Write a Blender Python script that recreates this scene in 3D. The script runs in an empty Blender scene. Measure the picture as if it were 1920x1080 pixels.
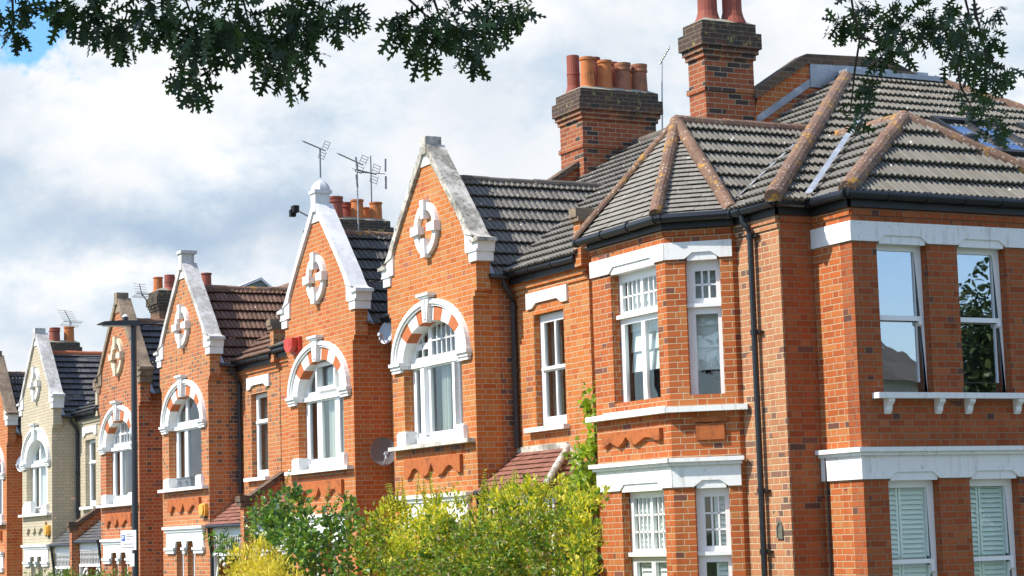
import bpy, math, random
from mathutils import Vector, Matrix
from mathutils.geometry import tessellate_polygon
R = random.Random(11)
SC = bpy.context.scene
COL = SC.collection

# ------------------------------------------------------------------ camera
CAM = Vector((26.5905, -12.9232, -1.3479))
cr = Vector((0.45048537, 0.89229898, -0.0294188))
cu = Vector((0.11841407, -0.02705689, 0.9925956))
cf = Vector((-0.88489606, 0.4506334, 0.11784948))
cd = bpy.data.cameras.new('camera'); cam = bpy.data.objects.new('camera', cd); COL.objects.link(cam)
M = Matrix((cr, cu, -cf)).transposed().to_4x4(); M.translation = CAM
cam.matrix_world = M
cd.sensor_width = 36; cd.lens = 3934.71 / 1920 * 36; cd.clip_end = 3000; cd.clip_start = .1
SC.camera = cam

# ------------------------------------------------------------------ sun, sky
SUN_AZ, SUN_EL = math.radians(11.5), math.radians(46)
to_sun = Vector((-math.sin(SUN_AZ) * math.cos(SUN_EL), -math.cos(SUN_AZ) * math.cos(SUN_EL), math.sin(SUN_EL)))
ld = bpy.data.lights.new('sun', 'SUN'); ld.energy = 5; ld.angle = math.radians(.5); ld.color = (1, .93, .82)
so = bpy.data.objects.new('sun', ld); COL.objects.link(so)
so.rotation_euler = to_sun.to_track_quat('Z', 'Y').to_euler(); so.location = (0, -30, 40)
SC.view_settings.view_transform = 'Standard'; SC.view_settings.look = 'None'
SC.view_settings.exposure = 0.42; SC.view_settings.gamma = 1

W = bpy.data.worlds.new('World'); SC.world = W; W.use_nodes = True

class NT:
    """small helper to write node trees"""
    def __init__(s, tree): s.t = tree; s.n = tree.nodes; s.n.clear()
    def node(s, typ, **kw):
        n = s.n.new(typ)
        for k, v in kw.items(): setattr(n, k, v)
        return n
    def put(s, sock, v):
        if isinstance(v, bpy.types.NodeSocket): s.t.links.new(v, sock)
        elif v is not None:
            if sock.type == 'RGBA' and hasattr(v, '__len__') and len(v) == 3: v = (*v, 1)
            sock.default_value = v
    def m(s, op, a, b=None, c=None, clamp=False):
        n = s.node('ShaderNodeMath', operation=op, use_clamp=clamp)
        for i, v in enumerate((a, b, c)):
            if v is not None: s.put(n.inputs[i], v)
        return n.outputs[0]
    def vm(s, op, a, b=None, out=0):
        n = s.node('ShaderNodeVectorMath', operation=op)
        s.put(n.inputs[0], a)
        if b is not None: s.put(n.inputs[1], b)
        return n.outputs['Value'] if op in ('DOT_PRODUCT', 'LENGTH', 'DISTANCE') else n.outputs[0]
    def sep(s, v):
        n = s.node('ShaderNodeSeparateXYZ'); s.put(n.inputs[0], v); return n.outputs
    def comb(s, x, y, z):
        n = s.node('ShaderNodeCombineXYZ')
        for i, v in enumerate((x, y, z)): s.put(n.inputs[i], v)
        return n.outputs[0]
    def mix(s, f, a, b, mode='MIX'):
        n = s.node('ShaderNodeMix', data_type='RGBA', blend_type=mode)
        s.put(n.inputs[0], f); s.put(n.inputs[6], a); s.put(n.inputs[7], b); return n.outputs[2]
    def noise(s, v, scale, detail=3, rough=.5, col=False):
        n = s.node('ShaderNodeTexNoise'); n.inputs['Scale'].default_value = scale
        n.inputs['Detail'].default_value = detail; n.inputs['Roughness'].default_value = rough
        if v is not None: s.put(n.inputs['Vector'], v)
        return n.outputs[1 if col else 0]
    def white(s, v):
        n = s.node('ShaderNodeTexWhiteNoise', noise_dimensions='3D'); s.put(n.inputs['Vector'], v); return n.outputs
    def ramp(s, f, stops, interp='LINEAR'):
        n = s.node('ShaderNodeValToRGB'); s.put(n.inputs[0], f); e = n.color_ramp; e.interpolation = interp
        while len(e.elements) < len(stops): e.elements.new(.5)
        for el, (p, c) in zip(e.elements, stops):
            el.position = p; el.color = (*c, 1) if len(c) == 3 else c
        return n.outputs[0]
    def sstep(s, x, a, b):
        n = s.node('ShaderNodeMapRange', interpolation_type='SMOOTHSTEP')
        s.put(n.inputs[0], x); n.inputs[1].default_value = a; n.inputs[2].default_value = b; return n.outputs[0]

def make_world():
    N = NT(W.node_tree)
    sky = N.node('ShaderNodeTexSky', sky_type='NISHITA'); sky.sun_disc = False
    sky.sun_elevation = SUN_EL; sky.sun_rotation = math.atan2(to_sun.x, to_sun.y)
    sky.air_density = 1.2; sky.dust_density = .6; sky.ozone_density = 2
    d = N.node('ShaderNodeTexCoord').outputs['Generated']
    # cloud deck of the day: horizontal bearing a (from the street's bearing), height e
    H = Vector((-.8911, .4538, 0)); S = Vector((.4538, .8911, 0))
    a0 = N.m('ARCTAN2', N.vm('DOT_PRODUCT', d, S), N.vm('DOT_PRODUCT', d, H))
    z0 = N.m('ARCSINE', N.sep(d)[2])
    wob = N.noise(d, 9, 6, .6, True)
    wob2 = N.noise(d, 30, 5, .6, True)
    ws, ws2 = N.sep(wob), N.sep(wob2)
    a = N.m('ADD', a0, N.m('ADD', N.m('MULTIPLY', N.m('SUBTRACT', ws[0], .5), .13), N.m('MULTIPLY', N.m('SUBTRACT', ws2[0], .5), .03)))
    e = N.m('ADD', z0, N.m('ADD', N.m('MULTIPLY', N.m('SUBTRACT', ws[1], .5), .07), N.m('MULTIPLY', N.m('SUBTRACT', ws2[1], .5), .02)))
    def blobs(lst):
        tot = None
        for (A, E_, sa, se, k) in lst:
            x = N.m('DIVIDE', N.m('SUBTRACT', a, A), sa); y = N.m('DIVIDE', N.m('SUBTRACT', e, E_), se)
            g = N.m('MULTIPLY', N.m('EXPONENT', N.m('MULTIPLY', N.m('ADD', N.m('MULTIPLY', x, x), N.m('MULTIPLY', y, y)), -1)), k)
            tot = g if tot is None else N.m('ADD', tot, g)
        return N.m('MINIMUM', tot, 1)
    f = 3934.7
    def B(u, v, ru, rv, k): return ((u - 960) / f, math.radians(6.77) + (540 - v) / f - .0294 * (u - 960) / f, ru / f, rv / f, k)
    dark = blobs([B(300, 425, 230, 55, .95), B(560, 400, 130, 60, .7), B(30, 210, 80, 50, .55), B(40, 345, 90, 50, .55),
                  B(570, 235, 70, 40, .45), B(900, 250, 200, 150, .3), B(1180, 130, 220, 70, .35), B(120, 640, 90, 40, .25), B(1480, 60, 60, 60, .3)])
    white = blobs([B(230, 160, 200, 80, 1), B(430, 290, 170, 75, .9), B(170, 520, 260, 38, 1), B(1000, 60, 130, 60, .8),
                   B(700, 200, 120, 60, .4), B(1500, 40, 120, 50, .6), B(1880, 190, 90, 60, .8), B(820, 330, 120, 60, .4)])
    blue = blobs([B(30, 100, 95, 62, 1.5), B(1075, 8, 60, 16, .5), B(1850, 30, 40, 40, .4)])
    hi = N.noise(N.vm('MULTIPLY', d, (1, 1, 1.7)), 14, 7, .62)
    base = N.ramp(hi, [(.30, (.60, .73, .87)), (.46, (.77, .86, .94)), (.58, (.96, .98, 1.0))])
    c = N.mix(N.m('MULTIPLY', dark, .85), base, (.385, .525, .70))
    c = N.mix(N.m('MULTIPLY', white, N.sstep(hi, .25, .55)), c, (1.06, 1.06, 1.07))
    # away from the street: broken cumulus with blue between
    up = N.sstep(z0, .30, .55)
    side = N.sstep(N.m('ABSOLUTE', a0), .45, .8)
    far = N.m('MAXIMUM', up, side)
    cov = N.sstep(N.noise(d, 5.0, 7, .6), .47, .60)
    cl = N.vm('MULTIPLY', c, (7.5, 7.5, 7.55))
    skyc = sky.outputs[0]
    m1 = N.mix(N.m('MULTIPLY', far, N.m('SUBTRACT', 1, cov)), cl, N.vm('MULTIPLY', skyc, (1.4, 1.62, 2.05)))
    m2 = N.mix(N.sstep(blue, .35, .75), m1, N.vm('MULTIPLY', N.vm('ADD', skyc, (.4, 2.2, 4.6)), (.75, .85, .95)))
    bg = N.node('ShaderNodeBackground'); N.put(bg.inputs[0], m2); bg.inputs[1].default_value = .1
    o = N.node('ShaderNodeOutputWorld'); N.t.links.new(bg.outputs[0], o.inputs[0])
make_world()

# ------------------------------------------------------------------ materials
def new_mat(name):
    m = bpy.data.materials.new(name); m.use_nodes = True
    N = NT(m.node_tree)
    o = N.node('ShaderNodeOutputMaterial'); p = N.node('ShaderNodeBsdfPrincipled')
    N.t.links.new(p.outputs[0], o.inputs[0]); N.o = o; N.p = p
    return m, N
def setp(N, col=None, rough=None, spec=None, metal=None, bump=None, dist=.01, strength=1):
    if col is not None: N.put(N.p.inputs['Base Color'], col)
    if rough is not None: N.put(N.p.inputs['Roughness'], rough)
    if spec is not None: N.p.inputs['Specular IOR Level'].default_value = spec
    if metal is not None: N.p.inputs['Metallic'].default_value = metal
    if bump is not None:
        b = N.node('ShaderNodeBump'); b.inputs['Distance'].default_value = dist; b.inputs['Strength'].default_value = strength
        N.put(b.inputs['Height'], bump); N.t.links.new(b.outputs[0], N.p.inputs['Normal'])

def brick_mat(name, light, main, deep, burnt, burnt_frac, mortar, header_burnt=0., soot=.5, flemish=True, painted=False, high=None):
    m, N = new_mat(name)
    g = N.node('ShaderNodeNewGeometry'); P = g.outputs['Position']; Nn = g.outputs['True Normal']
    n = N.sep(Nn); p = N.sep(P)
    wob = N.sep(N.noise(P, 9, 2, .5, True))
    u = N.m('ADD', N.m('SUBTRACT', N.m('MULTIPLY', p[1], n[0]), N.m('MULTIPLY', p[0], n[1])), N.m('MULTIPLY', wob[0], .014))
    v = N.m('DIVIDE', N.m('ADD', p[2], N.m('MULTIPLY', wob[1], .010)), .075)
    row = N.m('FLOOR', v); fv = N.m('FRACT', v)
    odd = N.m('FLOORED_MODULO', row, 2)
    per = .3375 if flemish else .225
    uu = N.m('ADD', N.m('DIVIDE', u, per), N.m('MULTIPLY', odd, .5))
    cell = N.m('FLOOR', uu); fu = N.m('FRACT', uu)
    if flemish:
        hd = N.m('LESS_THAN', fu, .3333)
        du = N.m('MINIMUM', N.m('MINIMUM', fu, N.m('SUBTRACT', 1, fu)), N.m('ABSOLUTE', N.m('SUBTRACT', fu, .3333)))
    else:
        hd = N.m('MULTIPLY', odd, 0)
        du = N.m('MINIMUM', fu, N.m('SUBTRACT', 1, fu))
    du = N.m('MULTIPLY', du, per)
    dv = N.m('MULTIPLY', N.m('MINIMUM', fv, N.m('SUBTRACT', 1, fv)), .075)
    rag = N.m('MULTIPLY', N.m('SUBTRACT', N.noise(P, 45, 2), .5), .006)
    edge = N.m('ADD', N.m('MINIMUM', du, dv), rag)
    brick = N.sstep(edge, .0035, .0075)
    w = N.white(N.comb(N.m('ADD', N.m('MULTIPLY', cell, 2), hd), row, N.m('FLOOR', N.m('MULTIPLY', n[0], 3))))
    rv = w[0]; rc = N.sep(w[1])
    fine = N.noise(P, 60, 4, .6); med = N.noise(P, 1.3, 4, .6)
    bc = N.ramp(rv, [(0, deep), (.30, main), (.72, main), (1, light)])
    bc = N.mix(N.m('MULTIPLY', N.m('POWER', rc[0], 1.6), .55), bc, N.vm('ADD', N.vm('MULTIPLY', bc, (.55, .62, .62)), (.035, .03, .02)))
    bc = N.mix(N.m('MULTIPLY', N.m('SUBTRACT', fine, .35), .5, clamp=True), bc, N.vm('MULTIPLY', bc, (.62, .6, .6)))
    patch = N.sstep(N.noise(P, .9, 3, .6), .42, .66)
    thr = N.m('SUBTRACT', 1.02, N.m('ADD', N.m('MULTIPLY', patch, burnt_frac), N.m('MULTIPLY', hd, header_burnt)))
    isb = N.m('GREATER_THAN', rc[1], thr)
    bc = N.mix(isb, bc, N.mix(rc[2], burnt, N.vm('MULTIPLY', burnt, (1.9, 1.5, 1.4))))
    bc = N.mix(N.m('MULTIPLY', N.sstep(med, .52, .75), soot * .55), bc, N.vm('MULTIPLY', bc, (.5, .47, .46)))
    stk = N.noise(N.vm('MULTIPLY', P, (3.0, 3.0, .55)), 1.6, 5, .65)
    bc = N.mix(N.m('MULTIPLY', N.sstep(stk, .55, .75), .42 * min(1, soot * 2)), bc, N.vm('MULTIPLY', bc, (.42, .42, .45)))
    bloom = N.m('MULTIPLY', N.sstep(N.noise(P, 2.3, 5, .7), .58, .74), .16)
    bc = N.mix(bloom, bc, N.vm('ADD', N.vm('MULTIPLY', bc, (.8, .8, .8)), (.11, .08, .05)))
    mc = N.mix(N.m('MULTIPLY', med, .6), mortar, tuple(x * .6 for x in mortar))
    if high is not None:   # the weathered top of a stack
        hh = N.m('ADD', N.sep(P)[2], N.m('MULTIPLY', N.noise(P, 4, 3), .5))
        k = N.sstep(hh, high, high + .3)
        bc = N.mix(N.m('MULTIPLY', k, .9), bc, (.05, .045, .04)); mc = N.mix(N.m('MULTIPLY', k, .7), mc, (.10, .09, .07))
        lich = N.m('MULTIPLY', k, N.sstep(N.noise(P, 7, 4, .7), .58, .66))
        bc = N.mix(N.m('MULTIPLY', lich, .8), bc, (.36, .30, .10))
    c = N.mix(brick, mc, bc)
    ht = N.m('ADD', brick, N.m('MULTIPLY', fine, .35))
    setp(N, c, .88, .25, bump=ht, dist=.006, strength=.8)
    return m

def simple(name, col, rough=.6, spec=.4, var=.12, scale=6, metal=0, bump=0., dirt=None, dirt_scale=3, dirt_amt=.6, dirt_lo=.5):
    m, N = new_mat(name)
    P = N.node('ShaderNodeNewGeometry').outputs['Position']
    n1 = N.noise(P, scale, 5, .6)
    c = N.mix(n1, tuple(x * (1 - var) for x in col), tuple(min(1, x * (1 + var)) for x in col))
    if dirt:
        k = N.sstep(N.noise(P, dirt_scale, 6, .68), dirt_lo, dirt_lo + .16)
        c = N.mix(N.m('MULTIPLY', k, dirt_amt), c, dirt)
    setp(N, c, rough, spec, metal, N.noise(P, scale * 8, 4, .6) if bump else None, bump or .01, .6)
    return m

def tile_mat(name, base, alt, lichen=(.55, .54, .48), spots=.0, speck=0., joints=False, rough=.85, moss=(.10, .09, .03)):
    m, N = new_mat(name)
    P = N.node('ShaderNodeNewGeometry').outputs['Position']
    uv = N.node('ShaderNodeUVMap'); uv.uv_map = 'UVMap'; q = N.sep(uv.outputs[0])
    row = N.m('FLOOR', N.m('ADD', q[1], .001)); off = N.m('MULTIPLY', N.m('FLOORED_MODULO', row, 2), .5)
    uu = N.m('ADD', q[0], off); w = N.white(N.comb(N.m('FLOOR', uu), row, 1.5))
    c = N.mix(w[0], base, alt)
    med = N.noise(P, 3, 5, .65); fine = N.noise(P, 70, 3, .6)
    c = N.mix(N.m('MULTIPLY', med, .5), c, N.vm('MULTIPLY', c, (.55, .55, .55)))
    c = N.mix(N.m('MULTIPLY', fine, .35), c, N.vm('MULTIPLY', c, (1.7, 1.65, 1.55)))
    vo = N.node('ShaderNodeTexVoronoi'); vo.inputs['Scale'].default_value = 11; N.put(vo.inputs['Vector'], P)
    vr = N.sep(vo.outputs['Color'])[0]
    sp = N.m('MULTIPLY', N.m('LESS_THAN', N.m('ADD', vo.outputs['Distance'], N.m('MULTIPLY', fine, .16)), .27), N.m('GREATER_THAN', vr, 1 - spots))
    c = N.mix(N.m('MULTIPLY', sp, .85), c, lichen)
    if speck:
        v2 = N.node('ShaderNodeTexVoronoi'); v2.inputs['Scale'].default_value = 27; N.put(v2.inputs['Vector'], P)
        k2 = N.m('MULTIPLY', N.m('LESS_THAN', N.m('ADD', v2.outputs['Distance'], N.m('MULTIPLY', fine, .3)), .46), N.m('GREATER_THAN', N.m('ADD', N.sep(v2.outputs['Color'])[1], N.m('MULTIPLY', N.noise(P, 2.5, 3), .8)), 1.42 - speck))
        c = N.mix(N.m('MULTIPLY', k2, .7), c, lichen)
        c = N.mix(N.m('MULTIPLY', N.sstep(N.noise(P, 16, 5, .7), .5, .62), .5), c, N.vm('MULTIPLY', c, (.55, .52, .5)))
    mo = N.m('MULTIPLY', N.sstep(N.noise(P, 5, 5, .7), .62 - .07 * (speck > 0), .72 - .08 * (speck > 0)), .45 if not speck else .8)
    c = N.mix(mo, c, moss)
    if joints:
        fu = N.m('FRACT', uu); j = N.m('LESS_THAN', N.m('MINIMUM', fu, N.m('SUBTRACT', 1, fu)), .03)
        c = N.mix(N.m('MULTIPLY', j, .8 if joints is True else joints), c, (.012, .012, .012))
    setp(N, c, rough, .3, bump=fine, dist=.004, strength=.7)
    return m

def stone_mat(name, pale, grey, black, amt=.5):
    m, N = new_mat(name)
    P = N.node('ShaderNodeNewGeometry').outputs['Position']
    a = N.noise(P, 2.2, 6, .7); b = N.noise(P, 14, 6, .75); fine = N.noise(P, 80, 3, .6)
    c = N.mix(N.sstep(a, .40, .62), pale, grey)
    c = N.mix(N.m('MULTIPLY', N.sstep(b, .50, .62), amt), c, black)
    c = N.mix(N.m('MULTIPLY', N.sstep(N.noise(P, 5, 5, .7), .6, .68), .5), c, pale)
    setp(N, c, .9, .2, bump=N.m('ADD', fine, b), dist=.006, strength=.7)
    return m

def leaf_mat(name, cols, trans=.35, rough=.45):
    m, N = new_mat(name)
    r = N.node('ShaderNodeNewGeometry').outputs['Random Per Island']
    c = N.ramp(r, [(i / max(1, len(cols) - 1), x) for i, x in enumerate(cols)])
    setp(N, c, rough, .35)
    t = N.node('ShaderNodeBsdfTranslucent'); N.put(t.inputs[0], N.vm('MULTIPLY', c, (1.2, 1.35, .6)))
    mx = N.node('ShaderNodeMixShader'); mx.inputs[0].default_value = trans
    N.t.links.new(N.p.outputs[0], mx.inputs[1]); N.t.links.new(t.outputs[0], mx.inputs[2]); N.t.links.new(mx.outputs[0], N.o.inputs[0])
    return m

def glass_mat(name, tint=(.86, .93, .91), base=.03, wav=.02):
    m, N = new_mat(name)
    P = N.node('ShaderNodeNewGeometry').outputs['Position']
    b = N.node('ShaderNodeBump'); b.inputs['Distance'].default_value = wav; b.inputs['Strength'].default_value = .12
    N.put(b.inputs['Height'], N.noise(P, 1.6, 2))
    gl = N.node('ShaderNodeBsdfGlossy'); gl.inputs['Roughness'].default_value = .01; gl.inputs[0].default_value = (.95, .97, 1, 1)
    N.t.links.new(b.outputs[0], gl.inputs['Normal'])
    tr = N.node('ShaderNodeBsdfTransparent'); tr.inputs[0].default_value = (*tint, 1)
    g_ = N.node('ShaderNodeNewGeometry')
    cs = N.m('ABSOLUTE', N.vm('DOT_PRODUCT', g_.outputs['Normal'], g_.outputs['Incoming']))
    f = N.m('ADD', N.m('MULTIPLY', N.m('POWER', N.m('SUBTRACT', 1, cs), 5), .95), base + .06, clamp=True)
    mx = N.node('ShaderNodeMixShader'); N.put(mx.inputs[0], f)
    N.t.links.new(tr.outputs[0], mx.inputs[1]); N.t.links.new(gl.outputs[0], mx.inputs[2]); N.t.links.new(mx.outputs[0], N.o.inputs[0])
    return m

MT = {}
MORT = (.56, .41, .25)
MT['brick_a'] = brick_mat('orange brick', (.62, .245, .075), (.53, .158, .036), (.41, .10, .026), (.20, .085, .05), .12, MORT, .01)
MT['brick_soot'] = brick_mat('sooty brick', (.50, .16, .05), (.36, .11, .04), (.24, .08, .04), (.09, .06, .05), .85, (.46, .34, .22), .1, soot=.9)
MT['brick_b'] = brick_mat('red orange brick', (.60, .22, .07), (.51, .145, .037), (.42, .10, .028), (.22, .08, .05), .08, MORT, .0)
MT['brick_c'] = brick_mat('mixed stock brick', (.60, .24, .08), (.50, .16, .05), (.42, .12, .04), (.15, .085, .05), .12, (.54, .42, .28), .30)
MT['brick_d'] = brick_mat('weathered red brick', (.56, .20, .07), (.46, .13, .045), (.36, .10, .035), (.13, .07, .045), .16, (.54, .42, .28), .20)
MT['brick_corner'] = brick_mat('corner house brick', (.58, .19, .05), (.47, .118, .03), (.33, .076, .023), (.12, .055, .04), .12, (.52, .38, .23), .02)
MT['brick_shaded'] = brick_mat('shaded side brick', (.47, .125, .035), (.37, .085, .024), (.26, .06, .02), (.09, .045, .035), .12, (.30, .20, .12), .02, soot=.7)  # corner house brick with the side wall's shade put into brick and mortar colours
MT['brick_quoin'] = brick_mat('sooty corner brick', (.56, .28, .14), (.46, .19, .09), (.34, .14, .07), (.13, .08, .06), .38, (.58, .46, .29), .12)
for nm_, hi_ in (('brick_stack', 5.72), ('brick_stack_low', 5.40)): MT[nm_] = brick_mat('chimney brick', (.46, .14, .055), (.33, .088, .036), (.22, .062, .032), (.05, .04, .036), .34, (.44, .33, .22), .02, soot=.8, flemish=False, high=hi_)
MT['flaunch'] = simple('mortar flaunching', (.30, .28, .22), .95, .1, .3, 7, dirt=(.46, .34, .06), dirt_scale=5, dirt_amt=.8, dirt_lo=.58)
MT['brick_far'] = brick_mat('far chimney brick', (.36, .14, .07), (.22, .09, .05), (.14, .07, .045), (.04, .035, .03), .5, (.34, .27, .18), .05, flemish=False, high=4.9)
MT['brick_cream'] = brick_mat('cream painted brick', (.58, .50, .35), (.54, .46, .325), (.50, .43, .30), (.42, .36, .25), .08, (.40, .34, .24), 0, soot=.25)
MT['brick_edge'] = brick_mat('coping brick', (.20, .10, .06), (.12, .08, .055), (.08, .06, .045), (.04, .035, .03), .4, (.22, .17, .12), flemish=False)
def paint_mat(name, col, grime, amt):
    m, N = new_mat(name); P = N.node('ShaderNodeNewGeometry').outputs['Position']
    st = N.noise(N.vm('MULTIPLY', P, (7, 7, 1.1)), 1.5, 5, .7); fl = N.noise(P, 18, 5, .7); fine = N.noise(P, 60, 3, .6)
    c = N.mix(N.m('MULTIPLY', N.sstep(st, .52, .72), amt), col, grime)
    c = N.mix(N.m('MULTIPLY', N.sstep(fl, .60, .68), amt * .8), c, tuple(x * .7 for x in grime))
    setp(N, c, .5, .35, bump=N.m('ADD', fine, fl), dist=.003, strength=.5); return m
MT['white'] = paint_mat('white paint', (.78, .78, .755), (.46, .44, .385), .62)
MT['frame'] = simple('white gloss paint', (.82, .82, .81), .3, .5, .03, 4)
MT['cream_trim'] = simple('cream trim paint', (.66, .58, .42), .6, .3, .08, 4, dirt=(.3, .25, .17), dirt_amt=.4)
MT['terracotta'] = simple('terracotta', (.46, .14, .05), .75, .3, .25, 7, bump=.004)
MT['panel'] = simple('terracotta panel', (.42, .125, .04), .85, .2, .28, 9, bump=.006, dirt=(.16, .06, .03), dirt_scale=6, dirt_amt=.6, dirt_lo=.48)
MT['stone_grey'] = stone_mat('lichened grey stone', (.60, .57, .50), (.27, .25, .21), (.07, .065, .06), .62)
MT['stone_pale'] = stone_mat('painted stone peeling', (.62, .61, .58), (.40, .38, .35), (.16, .15, .13), .35)
MT['stone_white'] = stone_mat('white painted coping', (.74, .74, .73), (.60, .60, .60), (.40, .40, .40), .15)
MT['stone_brown'] = stone_mat('brown coping stone', (.30, .23, .16), (.17, .13, .095), (.07, .055, .045), .6)
MT['sill_stone'] = stone_mat('weathered stone sill', (.66, .63, .56), (.42, .39, .33), (.14, .13, .10), .3)
MT['tile_grey'] = tile_mat('grey concrete tile', (.14, .132, .118), (.19, .18, .162), spots=.14)
MT['tile_corner'] = tile_mat('weathered grey tile', (.14, .132, .114), (.195, .185, .162), spots=.12)
MT['tile_dark'] = tile_mat('dark grey tile', (.085, .082, .08), (.125, .12, .112), spots=.06)
MT['tile_brown'] = tile_mat('brown tile', (.13, .075, .052), (.19, .11, .08), spots=.05)
MT['slate'] = tile_mat('slate', (.085, .085, .09), (.13, .125, .125), spots=.03, joints=True, rough=.6)
MT['plain'] = tile_mat('plain grey tile', (.20, .19, .168), (.25, .237, .21), spots=.05, joints=.3)
MT['porch_tile'] = tile_mat('red clay tile', (.20, .085, .06), (.27, .12, .085), spots=.02, joints=True)
MT['ridge'] = tile_mat('clay ridge tile', (.235, .14, .095), (.165, .10, .072), lichen=(.50, .44, .37), spots=.22, speck=.36, moss=(.46, .24, .03))
MT['ridge_dark'] = tile_mat('grey ridge tile', (.10, .085, .07), (.14, .12, .10), spots=.25)
MT['ridge_red'] = tile_mat('red ridge tile', (.42, .13, .06), (.36, .11, .05), spots=.02)
MT['lead'] = simple('lead flashing', (.30, .33, .37), .45, .5, .3, 8, metal=.3, dirt=(.6, .62, .64), dirt_amt=.5)
MT['black'] = simple('black gutter plastic', (.012, .014, .018), .3, .5, .2, 6)
MT['black_board'] = simple('black fascia paint', (.014, .015, .018), .5, .4, .2, 6)
MT['pipe_old'] = simple('old black pipe', (.035, .035, .038), .5, .4, .3, 6)
MT['pot_orange'] = simple('orange clay pot', (.50, .17, .06), .8, .2, .25, 7, dirt=(.16, .09, .05), dirt_amt=.55, dirt_scale=4)
MT['pot_red'] = simple('red clay pot', (.27, .075, .05), .7, .25, .2, 7, dirt=(.10, .05, .04), dirt_amt=.5, dirt_scale=4)
MT['pot_brown'] = simple('brown clay pot', (.33, .14, .08), .8, .2, .3, 7, dirt=(.12, .08, .06), dirt_amt=.5, dirt_scale=4)
MT['glass'] = glass_mat('window glass')
MT['glass_side'] = glass_mat('side window glass', (.72, .82, .82), .38, .012)
MT['glass_shutter'] = glass_mat('shuttered window glass', (.90, .99, .93), .02, .01)
MT['glass_dark'] = glass_mat('dark tinted glass', (.62, .72, .70), .16)  # darker tint and stronger mirroring than the plain window glass
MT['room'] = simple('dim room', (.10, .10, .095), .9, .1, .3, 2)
MT['curtain'] = simple('pale curtain', (.50, .50, .46), .9, .1, .12, 5)
MT['blind'] = simple('white blind', (.70, .71, .70), .8, .1, .06, 4)
MT['shutter'] = simple('white shutter', (.84, .87, .85), .6, .3, .05, 4)
MT['aerial'] = simple('grey aluminium', (.16, .165, .17), .4, .5, .1, 5, metal=.6)
MT['aerial_pale'] = simple('pale steel mast', (.45, .46, .47), .4, .5, .15, 12, metal=.5, dirt=(.08, .08, .08), dirt_amt=.7, dirt_scale=9)
MT['dish'] = simple('grey dish', (.15, .15, .155), .5, .4, .1, 5)
MT['dish_pale'] = simple('pale grey dish', (.42, .46, .52), .45, .4, .1, 5)
MT['alarm_red'] = simple('red plastic', (.50, .045, .03), .45, .4, .1, 5)
MT['alarm_yellow'] = simple('yellow plastic', (.75, .36, .05), .45, .4, .05, 5)
MT['planter'] = simple('grey lead planter', (.16, .18, .20), .6, .3, .4, 30, dirt=(.05, .06, .07), dirt_scale=22)
MT['post'] = simple('dark lamp post paint', (.022, .026, .034), .35, .5, .2, 4)
MT['lens'] = simple('lamp lens', (.55, .55, .52), .3, .5, .05, 4)
MT['sign'] = simple('white sign plate', (.74, .74, .72), .4, .4, .03, 4)
MT['sign_blue'] = simple('blue sign square', (.02, .10, .42), .4, .4, .05, 4)
MT['sign_ink'] = simple('grey sign ink', (.20, .21, .23), .5, .3, .1, 4)
MT['bark'] = simple('bark', (.05, .038, .028), .9, .2, .4, 12, bump=.01)
MT['stem'] = simple('green stem', (.14, .13, .04), .7, .3, .3, 8)
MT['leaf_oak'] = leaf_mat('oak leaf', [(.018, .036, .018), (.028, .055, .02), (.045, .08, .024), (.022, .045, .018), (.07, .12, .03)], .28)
MT['leaf_privet'] = leaf_mat('golden privet leaf', [(.44, .44, .03), (.70, .58, .04), (.78, .65, .06), (.26, .38, .03), (.10, .20, .025), (.64, .54, .05), (.36, .44, .03), (.80, .68, .12), (.10, .20, .03)], .38)
MT['leaf_mid'] = leaf_mat('privet leaf', [(.06, .14, .02), (.10, .20, .025), (.17, .28, .03), (.36, .38, .04), (.07, .15, .025), (.30, .19, .09), (.12, .23, .03)], .34)
MT['leaf_green'] = leaf_mat('shrub leaf', [(.05, .13, .035), (.08, .18, .045), (.14, .27, .04), (.06, .11, .06), (.25, .38, .035), (.04, .09, .045), (.36, .46, .04)], .32, .25)
MT['leaf_gold'] = leaf_mat('golden leaf', [(.72, .55, .06), (.82, .68, .14), (.64, .48, .05), (.52, .48, .06)], .4)
MT['leaf_vine'] = leaf_mat('vine leaf', [(.18, .28, .03), (.36, .48, .04), (.14, .28, .04), (.48, .52, .06), (.10, .18, .05)], .45)
MT['leaf_hedge'] = leaf_mat('hedge leaf', [(.10, .18, .03), (.16, .25, .04), (.07, .13, .025), (.22, .28, .05)], .3)
MT['leaf_tree'] = leaf_mat('street tree leaf', [(.03, .055, .02), (.05, .08, .025), (.07, .10, .03)], .25)
MT['grass'] = simple('grass', (.06, .10, .025), .9, .2, .4, 3)
MT['asphalt'] = simple('asphalt', (.05, .05, .05), .9, .2, .25, 4)
MT['paving'] = simple('paving', (.27, .26, .24), .9, .2, .2, 2)
MT['brown_panel'] = simple('brown house panel', (.10, .06, .045), .8, .2, .2, 4)
MT['render_grey'] = simple('grey green cladding', (.17, .20, .18), .8, .2, .15, 4)
MT['plaque'] = simple('bronze plaque', (.20, .20, .16), .5, .4, .6, 60, metal=.4, dirt=(.03, .03, .025), dirt_scale=55)
MT['cable'] = simple('black cable', (.01, .01, .01), .6, .3, .1, 5)

# ------------------------------------------------------------------ mesh builder
X_, Y_, Z_ = Vector((1, 0, 0)), Vector((0, 1, 0)), Vector((0, 0, 1))
class Plane:
    """wall plane: origin O, horizontal U, outward normal N"""
    def __init__(s, O, U, N=None):
        s.O = Vector(O); s.U = Vector(U).normalized(); s.N = Vector(N).normalized() if N else s.U.cross(Z_)
    def __call__(s, u, z, d=0): return s.O + s.U * u + Z_ * z + s.N * d

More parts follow.
